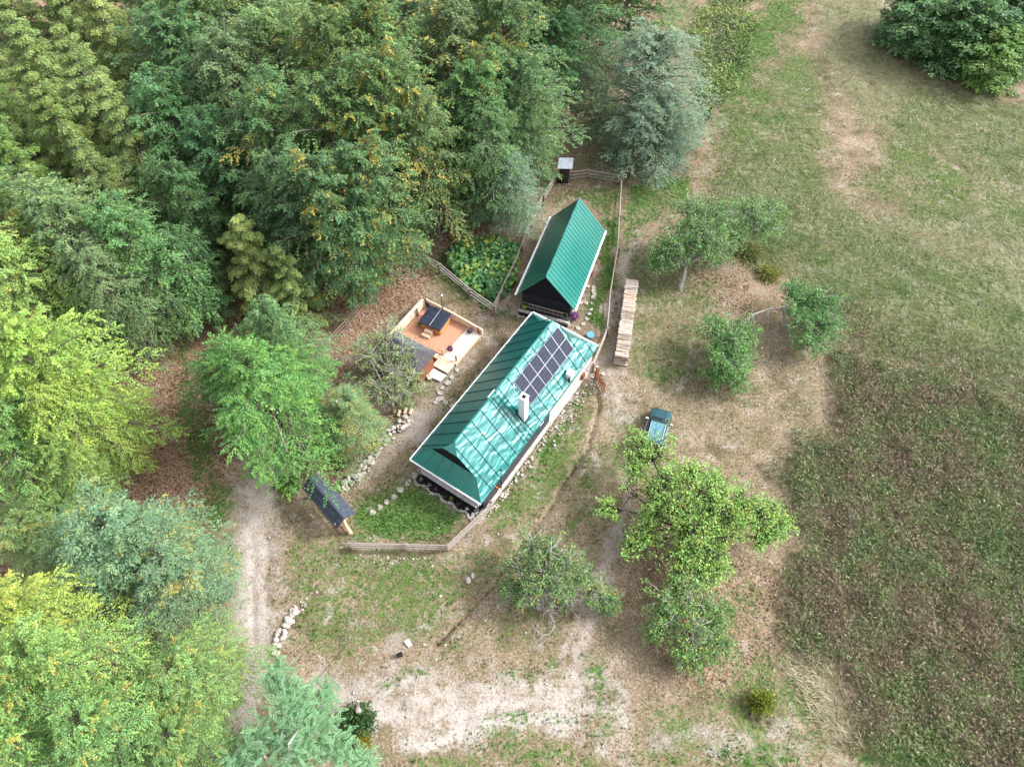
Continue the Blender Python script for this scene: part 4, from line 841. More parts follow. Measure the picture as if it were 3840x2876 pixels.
for s in (1, -1):
    poly = [L(1.58, 0, ZR), L(1.0, .5 * s, zr(.5)), L(1.04, 2.15 * s, zr(2.15)), L(0, W * s, ZE), L(16.85, W * s, ZE), L(14.95, 1.35 * s, zr(1.35)), L(14.58, 0, ZR)]
    if s == -1: poly = poly[::-1]
    r.slab(poly, .07, 0 if s == 1 else 2)
    us = np.arange(1.35, 16.5, 1.13)
    for u in us:      # standing seams, stepped a little like real sheets
        wt = .0; wb = W
        if u < 1.58: wt = .3
        if u > 14.6: wt = max(0, (u - 14.58) / (16.85 - 14.58) * (W) * .98) if u < 14.95 else 1.35 + (u - 14.95) / 1.9 * (W - 1.35)
        if u > 14.4 and wt > 3: continue
        du = .0
        a = L(u, wt * s, zr(wt) + .015); b = L(u + du, wb * s, ZE + .015)
        r.bar(a, b, .055, .05, 1)
    if s == 1:
        for i, u in enumerate(us[:-1]):      # cross folds
            if i % 2: continue
            for q in (2.15, ) : r.bar(L(u, q, zr(q) + .004), L(u + 1.13, q, zr(q) + .004), .018, .02, 1)
roof = r.build('roof', [ROOF, SEAM, ROOF_LEFT], house)
k = MB()
k.tube([L(1.55, 0, ZR + .03), L(5, 0, ZR + .02), L(10, 0, ZR + .045), L(14.6, 0, ZR + .03)], .07, 6); k.build('ridge_cap', ROOF_FLAT, roof)
hh = MB(); hh.slab([L(1.6, 0, ZR + .01), L(.96, -.62, zr(.55) + .02), L(.96, .62, zr(.55) + .02)], .04); hh.build('hip_facet', ROOF_FLAT, roof)
# pent roofs below both gables
pr_ = MB()
pr_.slab([L(0, -W, ZE + .015), L(0, W, ZE + .015), L(1.14, 2.15, 3.47), L(1.14, -2.15, 3.47)][::-1], .05)
for w_ in (-2.0, -1.0, 0, 1.0, 2.0): pr_.bar(L(.03, w_, ZE + .06), L(1.1, w_ * .8, ZE + .045 + 1.1 * 1.026), .03, .03, 0)
pr_.build('front_pent_roof', [ROOF_FLAT, SEAM], house)
pb = MB(); pb.slab([L(16.85, -W, ZE + .01), L(14.95, -1.35, zr(1.35) - .05), L(14.7, -1.1, zr(1.35) + .2), L(14.7, 1.1, zr(1.35) + .2), L(14.95, 1.35, zr(1.35) - .05), L(16.85, W, ZE + .01)], .05)
pb.build('rear_pent_roof', ROOF_FLAT, house)
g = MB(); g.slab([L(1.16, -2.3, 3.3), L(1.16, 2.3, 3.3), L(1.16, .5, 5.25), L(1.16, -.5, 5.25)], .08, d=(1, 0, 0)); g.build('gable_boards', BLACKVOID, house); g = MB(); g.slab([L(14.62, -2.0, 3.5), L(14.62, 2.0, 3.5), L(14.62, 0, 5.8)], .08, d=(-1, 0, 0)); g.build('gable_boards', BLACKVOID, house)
wl_ = MB()
for i in range(9): wl_.box(L(5.0, 3.06, .42 + .2 * i), (9.1, .16, .185))
wl_.box(L(8.2, 0, 1.2), (15.6, 5.7, 2.2)); wl_.box(L(8.2, -2.93, 1.3), (15.4, .1, 2.0))
wall = wl_.build('log_wall', DARKBOARD, house)
pw = MB(); pw.box(L(12.9, 3.02, 1.28), (6.6, .24, 2.06)); pw.build('plaster_wall', PLASTER, house)
fw = MB(); fw.box(L(.06, .28, 1.72), (.12, 5.3, .8)); fw.box(L(-.02, .28, 1.36), (.3, 5.2, .1)); fw.build('porch_parapet', PLASTER_GREY, house)
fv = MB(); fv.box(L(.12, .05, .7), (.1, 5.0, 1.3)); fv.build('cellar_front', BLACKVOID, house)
pl = MB()
for i in range(34):
    u = .2 + i * .49; pl.box(L(u, 3.17 + .015 * math.sin(i * 2.1), .12 + .012 * math.sin(i * 3.7)), (.485, .36, .30), rz=.03 * math.sin(i * 5))
pl.build('plinth', PLASTER, house)
gt = MB(); gt.tube([L(-.02, -W - .06, ZE - .03), L(16.85, -W - .06, ZE - .03)], .065, 8); gt.build('gutter', WHITE, house)
gt = MB(); gt.tube([L(-.06, -W - .05, ZE - .03), L(-.06, W, ZE - .03)], .065, 8); gt.bar(L(-.02, -W, ZE - .16), L(-.02, W, ZE - .16), .03, .10); gt.build('gutter', WHITE, house)
gt = MB(); gt.tube([L(16.92, -W, ZE - .03), L(16.92, W, ZE - .03)], .065, 8); gt.build('gutter', WHITE, house)
gt = MB(); gt.bar(L(.0, W + .02, ZE - .06), L(16.8, W + .02, ZE - .06), .03, .14); gt.build('eave_board', ROOF_FLAT, house)
# casement with open teal shutter
wd_ = MB(); wd_.box(L(7.2, 3.08, 1.75), (.5, .04, .55)); wf = wd_.build('window', GLASS, house)
q = MB(); q.box(L(7.62, 3.2, 1.75), (.06, .3, .62), rz=.5); q.build('shutter', ROOF_FLAT, wf)
q = MB(); q.box(L(8.35, 3.12, 1.8), (.5, .05, .5)); q.build('window', WHITE, house)
q = MB(); q.box(L(9.55, 3.1, 1.35), (.12, .16, 1.9)); q.build('corner_trim', WHITE, house)
# chimney
c = MB(); cu, cw = 7.22, 2.11
c.box(L(cu, cw, 4.6), (.54, .54, 3.2))
for sx, sy, a, b in ((0, .23, .6, .14), (0, -.23, .6, .14), (.23, 0, .14, .32), (-.23, 0, .14, .32)): c.box(L(cu + sx, cw + sy, 6.24), (a, b, .13))
ch = c.build('chimney', WHITECHIM, house)
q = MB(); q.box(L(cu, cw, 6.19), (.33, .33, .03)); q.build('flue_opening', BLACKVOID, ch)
q = MB(); q.slab([L(6.8, 1.7, zr(1.7) + .03), L(6.8, 2.55, zr(2.55) + .03), L(7.65, 2.55, zr(2.55) + .03), L(7.65, 1.7, zr(1.7) + .03)], .02); q.build('flashing', SEAM, ch)
# ridge-to-eave ladder rails and bracket
lr = MB()
for u in (6.12, 6.55): lr.bar(L(u, .05, ZR + .07), L(u + .12, W + .1, ZE + .02), .035, .05)
for i in range(9):
    w_ = .3 + i * .34; lr.bar(L(6.12 + .012 * i, w_, zr(w_) + .05), L(6.55 + .012 * i, w_, zr(w_) + .05), .02, .02)
lr.build('roof_ladder', BARK_DARK, house)
q = MB(); q.bar(L(5.9, -.14, ZR - .02), L(6.75, -.14, ZR - .02), .08, .06); q.bar(L(6.12, -.3, ZR - .2), L(6.12, .1, ZR + .06), .05, .04); q.build('ridge_bracket', WHITE, house)
# service mast on the right wall
q = MB(); q.tube([L(2.35, 3.38, .7), L(2.35, 3.38, 3.95)], .035, 8); q.tube([L(2.35, 3.38, 3.93), L(2.35, 3.38, 4.05)], [.1, .07], 8)
for z in (1.3, 1.8): q.bar(L(2.35, 3.38, z), L(2.35, 3.05, z), .04, .04)
q.bar(L(2.35, 3.38, 1.0), L(2.0, 3.05, 1.5), .035, .035); ms = q.build('service_mast', BLACK, house)
q = MB(); q.tube([L(2.35, 3.38, .9), L(2.1, 3.3, 1.1), L(1.9, 3.1, 1.9)], .03, 5); q.build('mast_cable', ORANGETARP, ms)
# low vent chimney near the right eave
q = MB(); q.box(L(12.75, 2.95, 2.95), (.62, .5, .75)); vb = q.build('vent_box', WHITE, house, bevel=.02)
q = MB(); q.tube([L(12.35, 3.1, 3.0), L(12.2, 3.22, 2.75)], .09, 8); q.build('vent_pipe', BLACK, vb)
# conduit under the panels
q = MB(); q.tube([L(8.25, .55, zr(.55) + .05), L(8.0, .75, zr(.75) + .05)], .03, 6); q.build('conduit', WHITE, house)

# solar array
arr = thing('solar_array', 'solar array of twelve dark panels in silver frames on the teal cottage roof', 'solar panels', HF.w(8.33, .51, zr(.51) + .09), ANG)
nx_, ny_ = 6, 2; tu, tw = 6.27 / nx_, 1.61 / ny_
uv = Vector((1, 0, 0)); wv = Vector((0, -1, -SL))
for i in range(nx_):
    for j in range(ny_):
        a = uv * (tu * i + .008) + wv * (tw * j + .012); b = uv * (tu * (i + 1) - .008) + wv * (tw * j + .012); c_ = uv * (tu * (i + 1) - .008) + wv * (tw * (j + 1) - .012); d_ = uv * (tu * i + .008) + wv * (tw * (j + 1) - .012)
        q = MB(); q.slab([a, d_, c_, b][::-1], .035); p_ = q.build('solar_panel', SOLAR, arr)
        f = MB(); e = .012
        up = Vector((0, 0, .01))
        for m_, n_ in ((a, b), (b, c_), (c_, d_), (d_, a)): f.bar(m_ + up, n_ + up, .018, .05)
        f.build('frame', SILVER, p_)

# flower pots by the cellar front
def flowers(name, label, loc, rad, cols, leafcol, pot=TERRA, seed=1, group=None, hang=False, potr=None):
    r = np.random.RandomState(seed); t = thing(name, label, 'flower pot', loc, 0, group)
    n = int(60 + 700 * rad); d = unit(r.randn(n, 3) + np.array([0, 0, .3])); P = d * rad * r.uniform(.3, 1.0, (n, 1)); 
    potr = potr or rad * .6
    zb = potr * 1.3; P[:, 2] = P[:, 2] * .7 + zb + rad * .2
    isf = r.rand(n) < .5; C = np.where(isf[:, None], np.array(cols)[r.randint(0, len(cols), n)], np.array(leafcol)) * r.uniform(.7, 1.3, (n, 1))
    N = unit(d + r.randn(n, 3) * .5); T = unit(np.cross(N, r.randn(n, 3)))
    for nm_, sel in (('blossoms', isf), ('leaves', ~isf)):
        o = mobj(nm_, leaf_mesh(nm_, P[sel], N[sel], T[sel], r.uniform(.06, .11, sel.sum()) * (1 + rad), .8, np.concatenate([C[sel], np.zeros((sel.sum(), 1))], 1)), t); o.color = (1, 1, 1, 0)
    q = MB(); q.tube([(0, 0, 0), (0, 0, zb * .9), (0, 0, zb)], [potr * .7, potr, potr * 1.06], 12); q.build('pot', pot, t); return t
PURP = [(.28, .05, .32), (.42, .10, .40)]; RED = [(.55, .02, .05), (.6, .05, .12)]; YEL = [(.6, .55, .04), (.45, .55, .05)]; WHT = [(.7, .7, .68)]
LG = (.07, .15, .05)
pots = [(-2.35, WHT, 'white flowers in a pot at the left end of the cellar front'), (-1.55, WHT, 'greyish plant ball in a pot second from the left on the cellar front'), (-.9, PURP, 'dark purple plant in a pot left of the cellar front middle'), (.55, YEL, 'yellow-green plant in a pot right of the cellar front middle'), (1.2, [(.2, .02, .06)], 'dark red plant in a pot on the right part of the cellar front'), (2.0, WHT, 'pale round plant in a pot at the right end of the cellar front')]
for i, (w_, cs, lab) in enumerate(pots): flowers('flower_pot', lab, HF.w(-.22, w_, .06), .17, cs, (.05, .1, .04), seed=50 + i, pot=BLACK, group='pots along the cellar front')
# dark planting strip edging in front
random.seed(7)
st_ = MB()
for i in range(28):
    w_ = -2.7 + i * .2; st_.rock(HF.w(-.55 - .12 * math.sin(i), w_, .03), .13, 900 + i)
tag(st_.build('stone_edging', STONEG), 'row of small grey stones edging the bed before the cellar front', 'edging')
q = MB(); q.slab([HF.w(-.5, -2.75, .055), HF.w(-.5, 2.6, .055), HF.w(.08, 2.7, .055), HF.w(.08, -2.75, .055)][::-1], .05); tag(q.build('soil_bed', BLACKVOID), 'black soil bed in front of the cottage cellar', 'flower bed')
st_ = MB()
for i in range(190):
    u = random.uniform(.2, 16.4); w_ = 3.52 + random.random() ** 1.5 * (.35 + .75 * (u > 8)); st_.rock(HF.w(u, w_, .04), random.uniform(.05, .125), 1200 + i)
for i in range(14): st_.rock(HF.w(-.3 + random.uniform(-.5, .5), 2.4 + random.uniform(0, .9), .04), random.uniform(.1, .2), 1500 + i)
tag(st_.build('rubble_strip', STONE), 'strip of pale rubble along the foot of the right cottage wall', 'rubble', kind='stuff')

# ------------------------------------------------------------------ small house
SO = Vector((2.91, 39.6, 0)); SA = math.atan2(9.45, 3.3); SF = Frame(SO, SA)
sh = thing('log_cabin', 'small dark log cabin with smooth steep teal roof behind the cottage', 'cabin', SO, SA)
W2, ZE2, ZR2 = 2.7, 2.0, 5.6; SL2 = (ZR2 - ZE2) / W2; z2 = lambda w: ZR2 - abs(w) * SL2
r = MB()
for s in (1, -1):
    poly = [L(-.3, 0, ZR2), L(-.02, W2 * s, ZE2), L(10.05, W2 * s, ZE2), L(9.6, 0, ZR2)]
    if s == -1: poly = poly[::-1]
    r.slab(poly, .07)
    for i in range(22):
        u = .12 + i * .44; ub = .3 + i * .447
        if u < 9.5: r.bar(L(u, .06 * s, z2(.06) + .012), L(ub, W2 * s, ZE2 + .012), .022, .035, 1)
rf = r.build('roof', [ROOF_FLAT, SEAM], sh)
q = MB(); q.tube([L(-.32, 0, ZR2 + .03), L(9.62, 0, ZR2 + .03)], .065, 6); q.build('ridge_cap', ROOF, rf)
for s in (1, -1):
    q = MB(); q.bar(L(-.05, (W2 + .05) * s, ZE2 - .02), L(10.08, (W2 + .05) * s, ZE2 - .02), .14, .12); q.build('gutter', WHITE, sh)
q = MB(); q.box(L(5.0, 0, 1.3), (9.2, 4.3, 1.7)); 
for i in range(8):
    for s in (1, -1): q.tube([L(.4, 2.15 * s, .55 + i * .2), L(9.6, 2.15 * s, .55 + i * .2)], .1, 6)
    q.tube([L(.38, -2.2, .55 + i * .2), L(.38, 2.2, .55 + i * .2)], .1, 6)
q.build('log_wall', DARKLOG, sh)
q = MB(); q.slab([L(.45, -2.5, 1.95), L(.45, 2.5, 1.95), L(.45, 0, 5.35)], .1, d=(1, 0, 0)); q.build('gable_boards', BLACKVOID, sh); q = MB(); q.slab([L(9.5, -2.5, 1.95), L(9.5, 2.5, 1.95), L(9.5, 0, 5.35)], .1, d=(-1, 0, 0)); q.build('gable_boards', BLACKVOID, sh)
q = MB(); q.box(L(4.6, 0, .2), (9.9, 4.6, .5)); q.build('foundation', STONEG, sh)
# porch in front: dark deck with railing, pale ledge, black foundation
P0 = SF.loc(G(1966, 1166, .45)); P1 = SF.loc(G(2130, 1202, .45)); pu = (P0[0] + P1[0]) / 2
q = MB(); q.box(L(pu / 2 + .2, 0, .3), (abs(pu) + .5, 4.6, .34)); 
for i in range(9): q.box(L(pu + .12 + i * .16, 0, .5), (.13, 4.5, .05))
q.build('porch_deck', DARKBOARD, sh)
q = MB(); q.box(L(pu - .1, 0, .42), (.16, 4.7, .12)); q.box(L(pu - .1, 0, .36), (.3, 4.75, .05)); q.build('stone_ledge', STONEG, sh)
q = MB(); q.box(L(pu - .25, 0, .16), (.3, 4.5, .34)); q.build('foundation_front', BLACKVOID, sh)
q = MB(); q.bar(L(pu + .1, -2.1, 1.35), L(pu + .1, 2.1, 1.35), .05, .05); 
for w_ in (-2.1, -.65, .7, 2.1): q.bar(L(pu + .1, w_, .5), L(pu + .1, w_, 1.35), .045, .045)
q.build('porch_railing', WEATHER_BR, sh)
ld = thing('wooden_ladder', 'weathered wooden ladder hanging along the dark cabin porch', 'ladder', SF.w(pu - .02, 0, 1.0), SA)
q = MB(); q.bar(L(0, -1.55, 0), L(0, 1.75, 0), .05, .05); q.build('stile', WEATHER, ld)
q = MB(); q.bar(L(0, -1.5, .42), L(0, 1.75, .42), .05, .05); q.build('stile', WEATHER, ld)
for i in range(9):
    q = MB(); q.bar(L(0, -1.4 + i * .37, .0), L(0, -1.4 + i * .37, .42), .035, .035); q.build('rung', WEATHER, ld)
for i in range(4):
    pass
random.seed(3); st_ = MB()
for i in range(26): st_.rock(SF.w(pu - .45 - random.random() * .25, -2.3 + i * .18, .05), random.uniform(.06, .15), 1700 + i)
tag(st_.build('foundation_stones', STONE), 'loose pale stones before the black cabin foundation', 'stones')
def pf(x, y, z=0):   # point inside the 2212-wide zoom (1900,1080)+/7.373
    return G(1900 + x / 7.373, 1080 + y / 7.373, z)
flowers('hanging_basket', 'lime green hanging basket at the left corner of the cabin porch', pf(490, 560, .55), .32, YEL, (.12, .22, .05), seed=60, potr=.12)
flowers('flower_pot', 'yellow and green flower pot at the right end of the cabin porch', pf(1650, 760, .3), .33, YEL, (.09, .19, .03), seed=61, potr=.16)
flowers('flower_pot', 'big purple petunia pot at the right corner of the cabin', pf(1860, 860, 0), .52, PURP, (.12, .10, .12), seed=62, potr=.24)
flowers('flower_pot', 'red geranium pot under the right eave corner of the cabin', pf(1790, 600, .5), .2, RED, (.08, .14, .05), seed=63, potr=.1)
flowers('flower_pot', 'red flower tub at the upper right wall of the cabin', G(2254, 925, 0), .27, RED, (.05, .12, .04), seed=64, potr=.16, pot=STONEG)
flowers('flower_pot', 'red flower tub at the lower right wall of the cabin', G(2215, 1035, 0), .27, RED, (.05, .12, .04), seed=65, potr=.17, pot=STONEG)

# pale rail fence between the two houses
def fence(name, label, base, height=1.15, rails=3, mp=WEATHER_BR, mr=WEATHER, rr=.062, pr=.10, ext=None, group=None):
    base = [Vector((p.x, p.y, 0)) for p in base]
    t = thing(name, label, 'fence', base[0], 0, group); o = base[0]
    for p in base:
        q = MB(); q.tube([p - o + Vector((0, 0, -.2)), p - o + Vector((random.uniform(-.03, .03), random.uniform(-.03, .03), height + .12))], [pr, pr * .9], 8, jit=.12); q.build('post', mp, t)
    for a, b in zip(base[:-1], base[1:]):
        d = (b - a).normalized(); n = Vector((-d.y, d.x, 0)) * (pr + rr * .4)
        for i in range(rails):
            z = height * (.3 + .7 * i / max(1, rails - 1)); q = MB(); j = [random.uniform(-.03, .03) for _ in range(4)]
            A = a - o + n * (-1 if True else 1) - d * .12; Bv = b - o - n + d * .12
            q.tube([A + Vector((0, 0, z + j[0])), (A * 2 + Bv) / 3 + Vector((0, 0, z + j[1])), (A + Bv * 2) / 3 + Vector((0, 0, z + j[2])), Bv + Vector((0, 0, z + j[3]))], [rr, rr * .95, rr * .9, rr * .85], 6, jit=.15); q.build('rail', mr, t)
    return t
random.seed(12)
fence('rail_fence', 'short pale rail fence between cottage rear wall and cabin', [HF.w(17.75, -2.4), HF.w(17.75, .2), HF.w(17.75, 2.9)], 1.3, 4, WEATHER, WHITE and WEATHER, .05, .07)
fence('rail_fence', 'weathered rail fence closing the lawn at the bottom, from gatehouse to cottage corner', [G(1322, 2052), G(1524, 2056), G(1680, 2060), G(1842, 1905)], 1.15, 3, group=None)
fence('rail_fence', 'long rail fence along the east side of the yard by the firewood', [G(2331, 690), G(2322, 845), G(2315, 965), G(2288, 1130), G(2277, 1262), G(2222, 1395)], 1.15, 3)
fence('rail_fence', 'rail fence between the outhouse and the north east corner post', [G(2140, 676), G(2199, 668), G(2331, 690)], 1.15, 3, WEATHER_BR, WEATHER)
fence('rail_fence', 'rail fence running down the west side of the yard from the outhouse', [G(2093, 676), G(2038, 768), G(1992, 852), G(1957, 958), G(1922, 1040), G(1854, 1180)], 1.15, 3)
fence('rail_fence', 'dark rail fence below the squash patch above the deck', [G(1854, 1182), G(1762, 1118), G(1650, 1025), G(1590, 990)], 1.15, 3, WEATHER_BR, STONEG, .055, .11)
fence('rail_fence', 'brown rail fence on leaf litter left of the deck', [G(1205, 1330), G(1299, 1230), G(1365, 1150)], 1.1, 3, WEATHER_BR, WEATHER_BR, .055, .1)

# carved garden gate
gp = G(2232, 1420); gq = G(2262, 1475)
gd = (gq - gp); gl = gd.length; gate = thing('garden_gate', 'brown carved wooden garden gate standing open by the cottage', 'gate', gp, math.atan2(gd.y, gd.x))
q = MB()
for z in (.15, .6, 1.05, 1.4): q.bar((0, 0, z), (gl, 0, z), .05, .09)
for i in range(6): q.bar((gl * i / 5, 0, .1), (gl * i / 5, 0, 1.5 + .18 * math.sin(i * 1.3)), .045, .1)
q.bar((0, .02, .15), (gl, .02, 1.4), .04, .08); q.build('gate_leaf', BROWN, gate)
q = MB(); q.tube([(0, 0, -.1), (0, 0, 1.75)], .09, 8); q.build('post', BROWN, gate)
q = MB(); q.tube([(0, 0, 1.74), (0, 0, 1.8)], .085, 8); q.build('post_top', CUTWOOD, gate)
bx = MB(); p_ = G(2180, 1422); bx.box((0, 0, .45), (.45, .4, .9), rz=ANG); o = bx.build('wooden_box', BROWN, bevel=.02); o.location = (p_.x, p_.y, 0); tag(o, 'small upright brown wooden box beside the carved gate', 'box')

# round blue well lid
wp = G(2213, 1264); t = thing('well_cover', 'round blue plastic well cover between cottage and east fence', 'well cover', wp)
q = MB(); q.tube([(0, 0, 0), (0, 0, .3)], .33, 28); q.build('ring', STONEG, t); q = MB(); q.tube([(0, 0, .3), (0, 0, .37), (0, 0, .39)], [.37, .37, .34], 28); q.build('lid', BLUELID, t)

# outhouse
op = G(2115, 690); t = thing('outhouse', 'dark wooden outhouse with slanted tin roof in the fence line', 'outhouse', (op.x, op.y + .5, 0), R(-2))
q = MB(); q.box((0, 0, 1.0), (.92, 1.0, 2.0)); 
for i in range(7): q.box((-.40 + i * .133, -.51, 1.0), (.115, .03, 1.95))
q.build('board_walls', mat('outhouse_boards', (.022, .012, .014), (.05, .03, .03), 9, .8, .3, stretch=(4, 4, .3)), t)
q = MB(); q.box((.0, -.535, 1.0), (.62, .03, 1.7)); dr = q.build('door', mat('outhouse_door', (.03, .016, .018), (.06, .035, .035), 9, .8, .3, stretch=(4, 4, .3)), t)
q = MB(); q.tube([(.24, -.57, .98), (.24, -.57, 1.08)], .02, 6); q.build('handle', STEEL, dr)
q = MB(); q.slab([(-.78, -.62, 2.05), (.72, -.66, 2.08), (.86, .72, 2.3), (-.62, .72, 2.3)], .04)
for i in range(7): q.bar((-.65 + i * .21, -.62, 2.08), (-.5 + i * .21, .7, 2.32), .02, .02)
q.build('roof', TIN, t)
st_ = MB()
for i in range(5): st_.rock((op.x - .5 + i * .25, op.y - .1, .03), .1, 1800 + i)
tag(st_.build('footing_stones', STONE), 'pale footing stones at the base of the outhouse', 'stones')

# ------------------------------------------------------------------ gatehouse
ga = G(1159, 1790, 2.65); gb = G(1291.6, 1943.7, 2.65); gv = gb - ga; GL_ = gv.length; GA = math.atan2(gv.y, gv.x); gm = (ga + gb) / 2
GF = Frame((gm.x, gm.y, 0), GA); t = thing('gate_shelter', 'log gate shelter with dark blue shingled gable roof beside the lawn', 'gate shelter', (gm.x, gm.y, 0), GA)
e1 = GF.loc(G(1338.6, 1929, 2.2)); e2 = GF.loc(G(1262.6, 1981.7, 2.2))
wR = e2[1]; wL = e1[1]
q = MB(); hl = GL_ / 2
q.slab([L(-hl, 0, 2.65), L(-hl, wL, 2.15), L(hl, wL, 2.15), L(hl, 0, 2.65)], .05); q.slab([L(-hl, 0, 2.65), L(hl, 0, 2.65), L(hl, wR, 2.05), L(-hl, wR, 2.05)], .05)
q.bar(L(-hl, wR * .5, 2.375), L(hl, wR * .5, 2.375), .03, .03); q.bar(L(-hl, 0, 2.67), L(hl, 0, 2.67), .12, .03)
# orientation fix: make sure normals face up is irrelevant for closed slabs
q.build('roof', SHINGLE, t)
for u_, w_ in ((hl - .25, .1), (-hl + .3, .1)):
    q = MB(); q.tube([L(u_ + .25 * (u_ > 0), w_, -.1), L(u_ + .12 * (u_ > 0), w_, 1.0), L(u_, w_, 2.5)], [.17, .13, .12], 9, jit=.25); q.tube([L(u_, w_, 1.6), L(u_ - .1, w_ - .6, 2.1)], .06, 6); q.tube([L(u_, w_, 1.6), L(u_ - .1, w_ + .6, 2.15)], .06, 6); q.build('log_post', CUTWOOD, t)
q = MB(); q.bar(L(-hl + .3, .1, 2.45), L(hl - .2, .1, 2.45), .12, .12); q.build('tie_beam', CUTWOOD, t)
q = MB()
for z in (.3, .65, 1.0): q.bar(L(hl - .2, -.5 + .9, z), L(-hl + 1.2, .35, z), .05, .07)
for i in range(4): q.bar(L(hl - .3 - i * .6, .38, .15), L(hl - .3 - i * .6, .38, 1.15), .04, .07)
q.build('gate_leaf', BROWN, t)

# ------------------------------------------------------------------ hot tub deck
ZD = .42
dA = G(1616, 1124, ZD); dC = G(1709, 1358, ZD); dB = G(1800, 1250, ZD)
front = (dB - dC); front.z = 0; DA = math.atan2(front.y, front.x)
DF = Frame((dC.x, dC.y, 0), DA)      # u: from bottom corner to the right corner; n: to the right (outside); -n towards the back wall
ub, wb = DF.loc(dA)[:2]; uB = DF.loc(dB)[0]
dk = thing('timber_deck', 'raised larch deck with orange boards and pale border strip in the yard', 'deck', (dC.x, dC.y, 0), DA)
LD = L
x0 = -1.1
q = MB()
Wd = abs(wb)
strip = 1.25; nb = int((Wd - strip) / .13)
for i in range(nb):
    x0 = -.02 if i < nb * .3 else -1.3
    q.box(LD(uB / 2 + x0 / 2, -(strip + .065 + i * .13), ZD - .04), (uB - x0, .122, .05))
q.build('orange_boards', ORANGEW, dk)
q = MB()
for i in range(9): q.box(LD(uB / 2, -(.07 + i * .138), ZD - .035), (uB + .1, .134, .05))
q.build('pale_boards', PALEW, dk)
q = MB(); q.box(LD(uB / 2, .03, ZD / 2), (uB + .2, .08, ZD)); q.box(LD(uB / 2 - .2, -Wd / 2, ZD / 2 - .06), (uB + .6, Wd - .1, ZD - .12)); q.build('deck_frame', FRESH, dk)
q = MB()      # left/back wall of pale planks
for i in range(4): q.box(LD((uB + x0) / 2 - .7, -Wd - .03 - .02 * i, ZD + .12 + i * .235), (uB - x0 + .9, .10 + .02 * (i == 3), .225))
q.box(LD((uB + x0) / 2 - .7, -Wd - .06, ZD + .98), (uB - x0 + .9, .24, .05)); q.build('plank_wall', mat('pale_wall_planks', (.50, .40, .31), (.66, .56, .46), 6, .65, .2, stretch=(.3, 5, 5)), dk)
q = MB()      # right wall of split logs
for i in range(4): q.tube([LD(uB + .05, -Wd - .1, ZD + .1 + i * .2), LD(uB + .08, -Wd / 2, ZD + .12 + i * .2), LD(uB + .05, .25, ZD + .1 + i * .2 - .12)], [.1, .115, .1], 8, jit=.2)
q.build('log_wall', FRESH, dk)
for u_, w_, h_ in ((uB - .1, -.1, 1.0), (.15, -.05, .9), (uB - .1, -Wd + .1, 1.2), (uB * .62, -Wd + .12, 1.1)):
    q = MB(); q.box(LD(u_, w_, ZD + h_ / 2 - .15), (.1, .12, h_)); q.build('post', BROWN, dk)
q = MB(); q.bar(LD(.1, -.05, ZD + .75), LD(.1, -1.35, ZD + .75), .05, .09); q.bar(LD(.1, -.05, ZD + .4), LD(.1, -1.35, ZD + .4), .05, .07); q.bar(LD(.1, -1.35, ZD - .1), LD(.1, -1.35, ZD + .8), .08, .08); q.build('stair_railing', FRESH, dk)
q = MB(); q.box(LD(-.62, -.75, .30), (1.3, 1.5, .08)); q.box(LD(-.62, -.75, .16), (1.2, 1.4, .2))
for i in range(5): q.box(LD(-.1 - i * .26, -.75, .345), (.245, 1.5, .03))
q.build('upper_step', FRESH, dk)
q = MB(); q.loft([[LD(-1.35, 0, z), LD(-1.35, -1.55, z), LD(-2.05, -1.5, z), LD(-2.25, -.9, z), LD(-2.15, -.1, z)] for z in (.05, .2)]); q.build('lower_step', PALEW, dk)
q = MB(); q.tube([LD(-1.32, .05, .27), LD(-1.36, -.8, .29), LD(-1.3, -1.6, .27)], .045, 6, jit=.3); q.build('step_seam', BARK_DARK, dk)
for i, (u_, w_) in enumerate(((-2.35, -1.35), (-2.45, -.98))):
    p = DF.w(u_, w_); t = thing('log_stump', ['left log stump at the foot of the deck steps', 'right log stump at the foot of the deck steps'][i], 'stump', p, 0, 'log stumps')
    q = MB(); q.tube([(0, 0, 0), (0, 0, .32)], .19, 14, jit=.08); q.build('bark', BARK, t); q = MB(); q.tube([(0, 0, .32), (0, 0, .335)], .17, 14); q.build('cut_face', CUTWOOD, t)
p = G(1585, 1398); t = thing('fire_bowl', 'small red fire bowl left of the deck steps', 'fire bowl', p); q = MB(); q.tube([(0, 0, .1), (0, 0, .25), (0, 0, .26), (0, 0, .14)], [.15, .3, .26, .1], 14); q.build('bowl', mat('red_enamel', (.35, .02, .01), (.45, .04, .02), 4, .4, 0), t)
q = MB()
for k_ in range(3): q.tube([(.1 * math.cos(k_ * 2.1), .1 * math.sin(k_ * 2.1), .12), (.22 * math.cos(k_ * 2.1), .22 * math.sin(k_ * 2.1), 0)], .015, 5)
q.build('legs', BLACK, t)
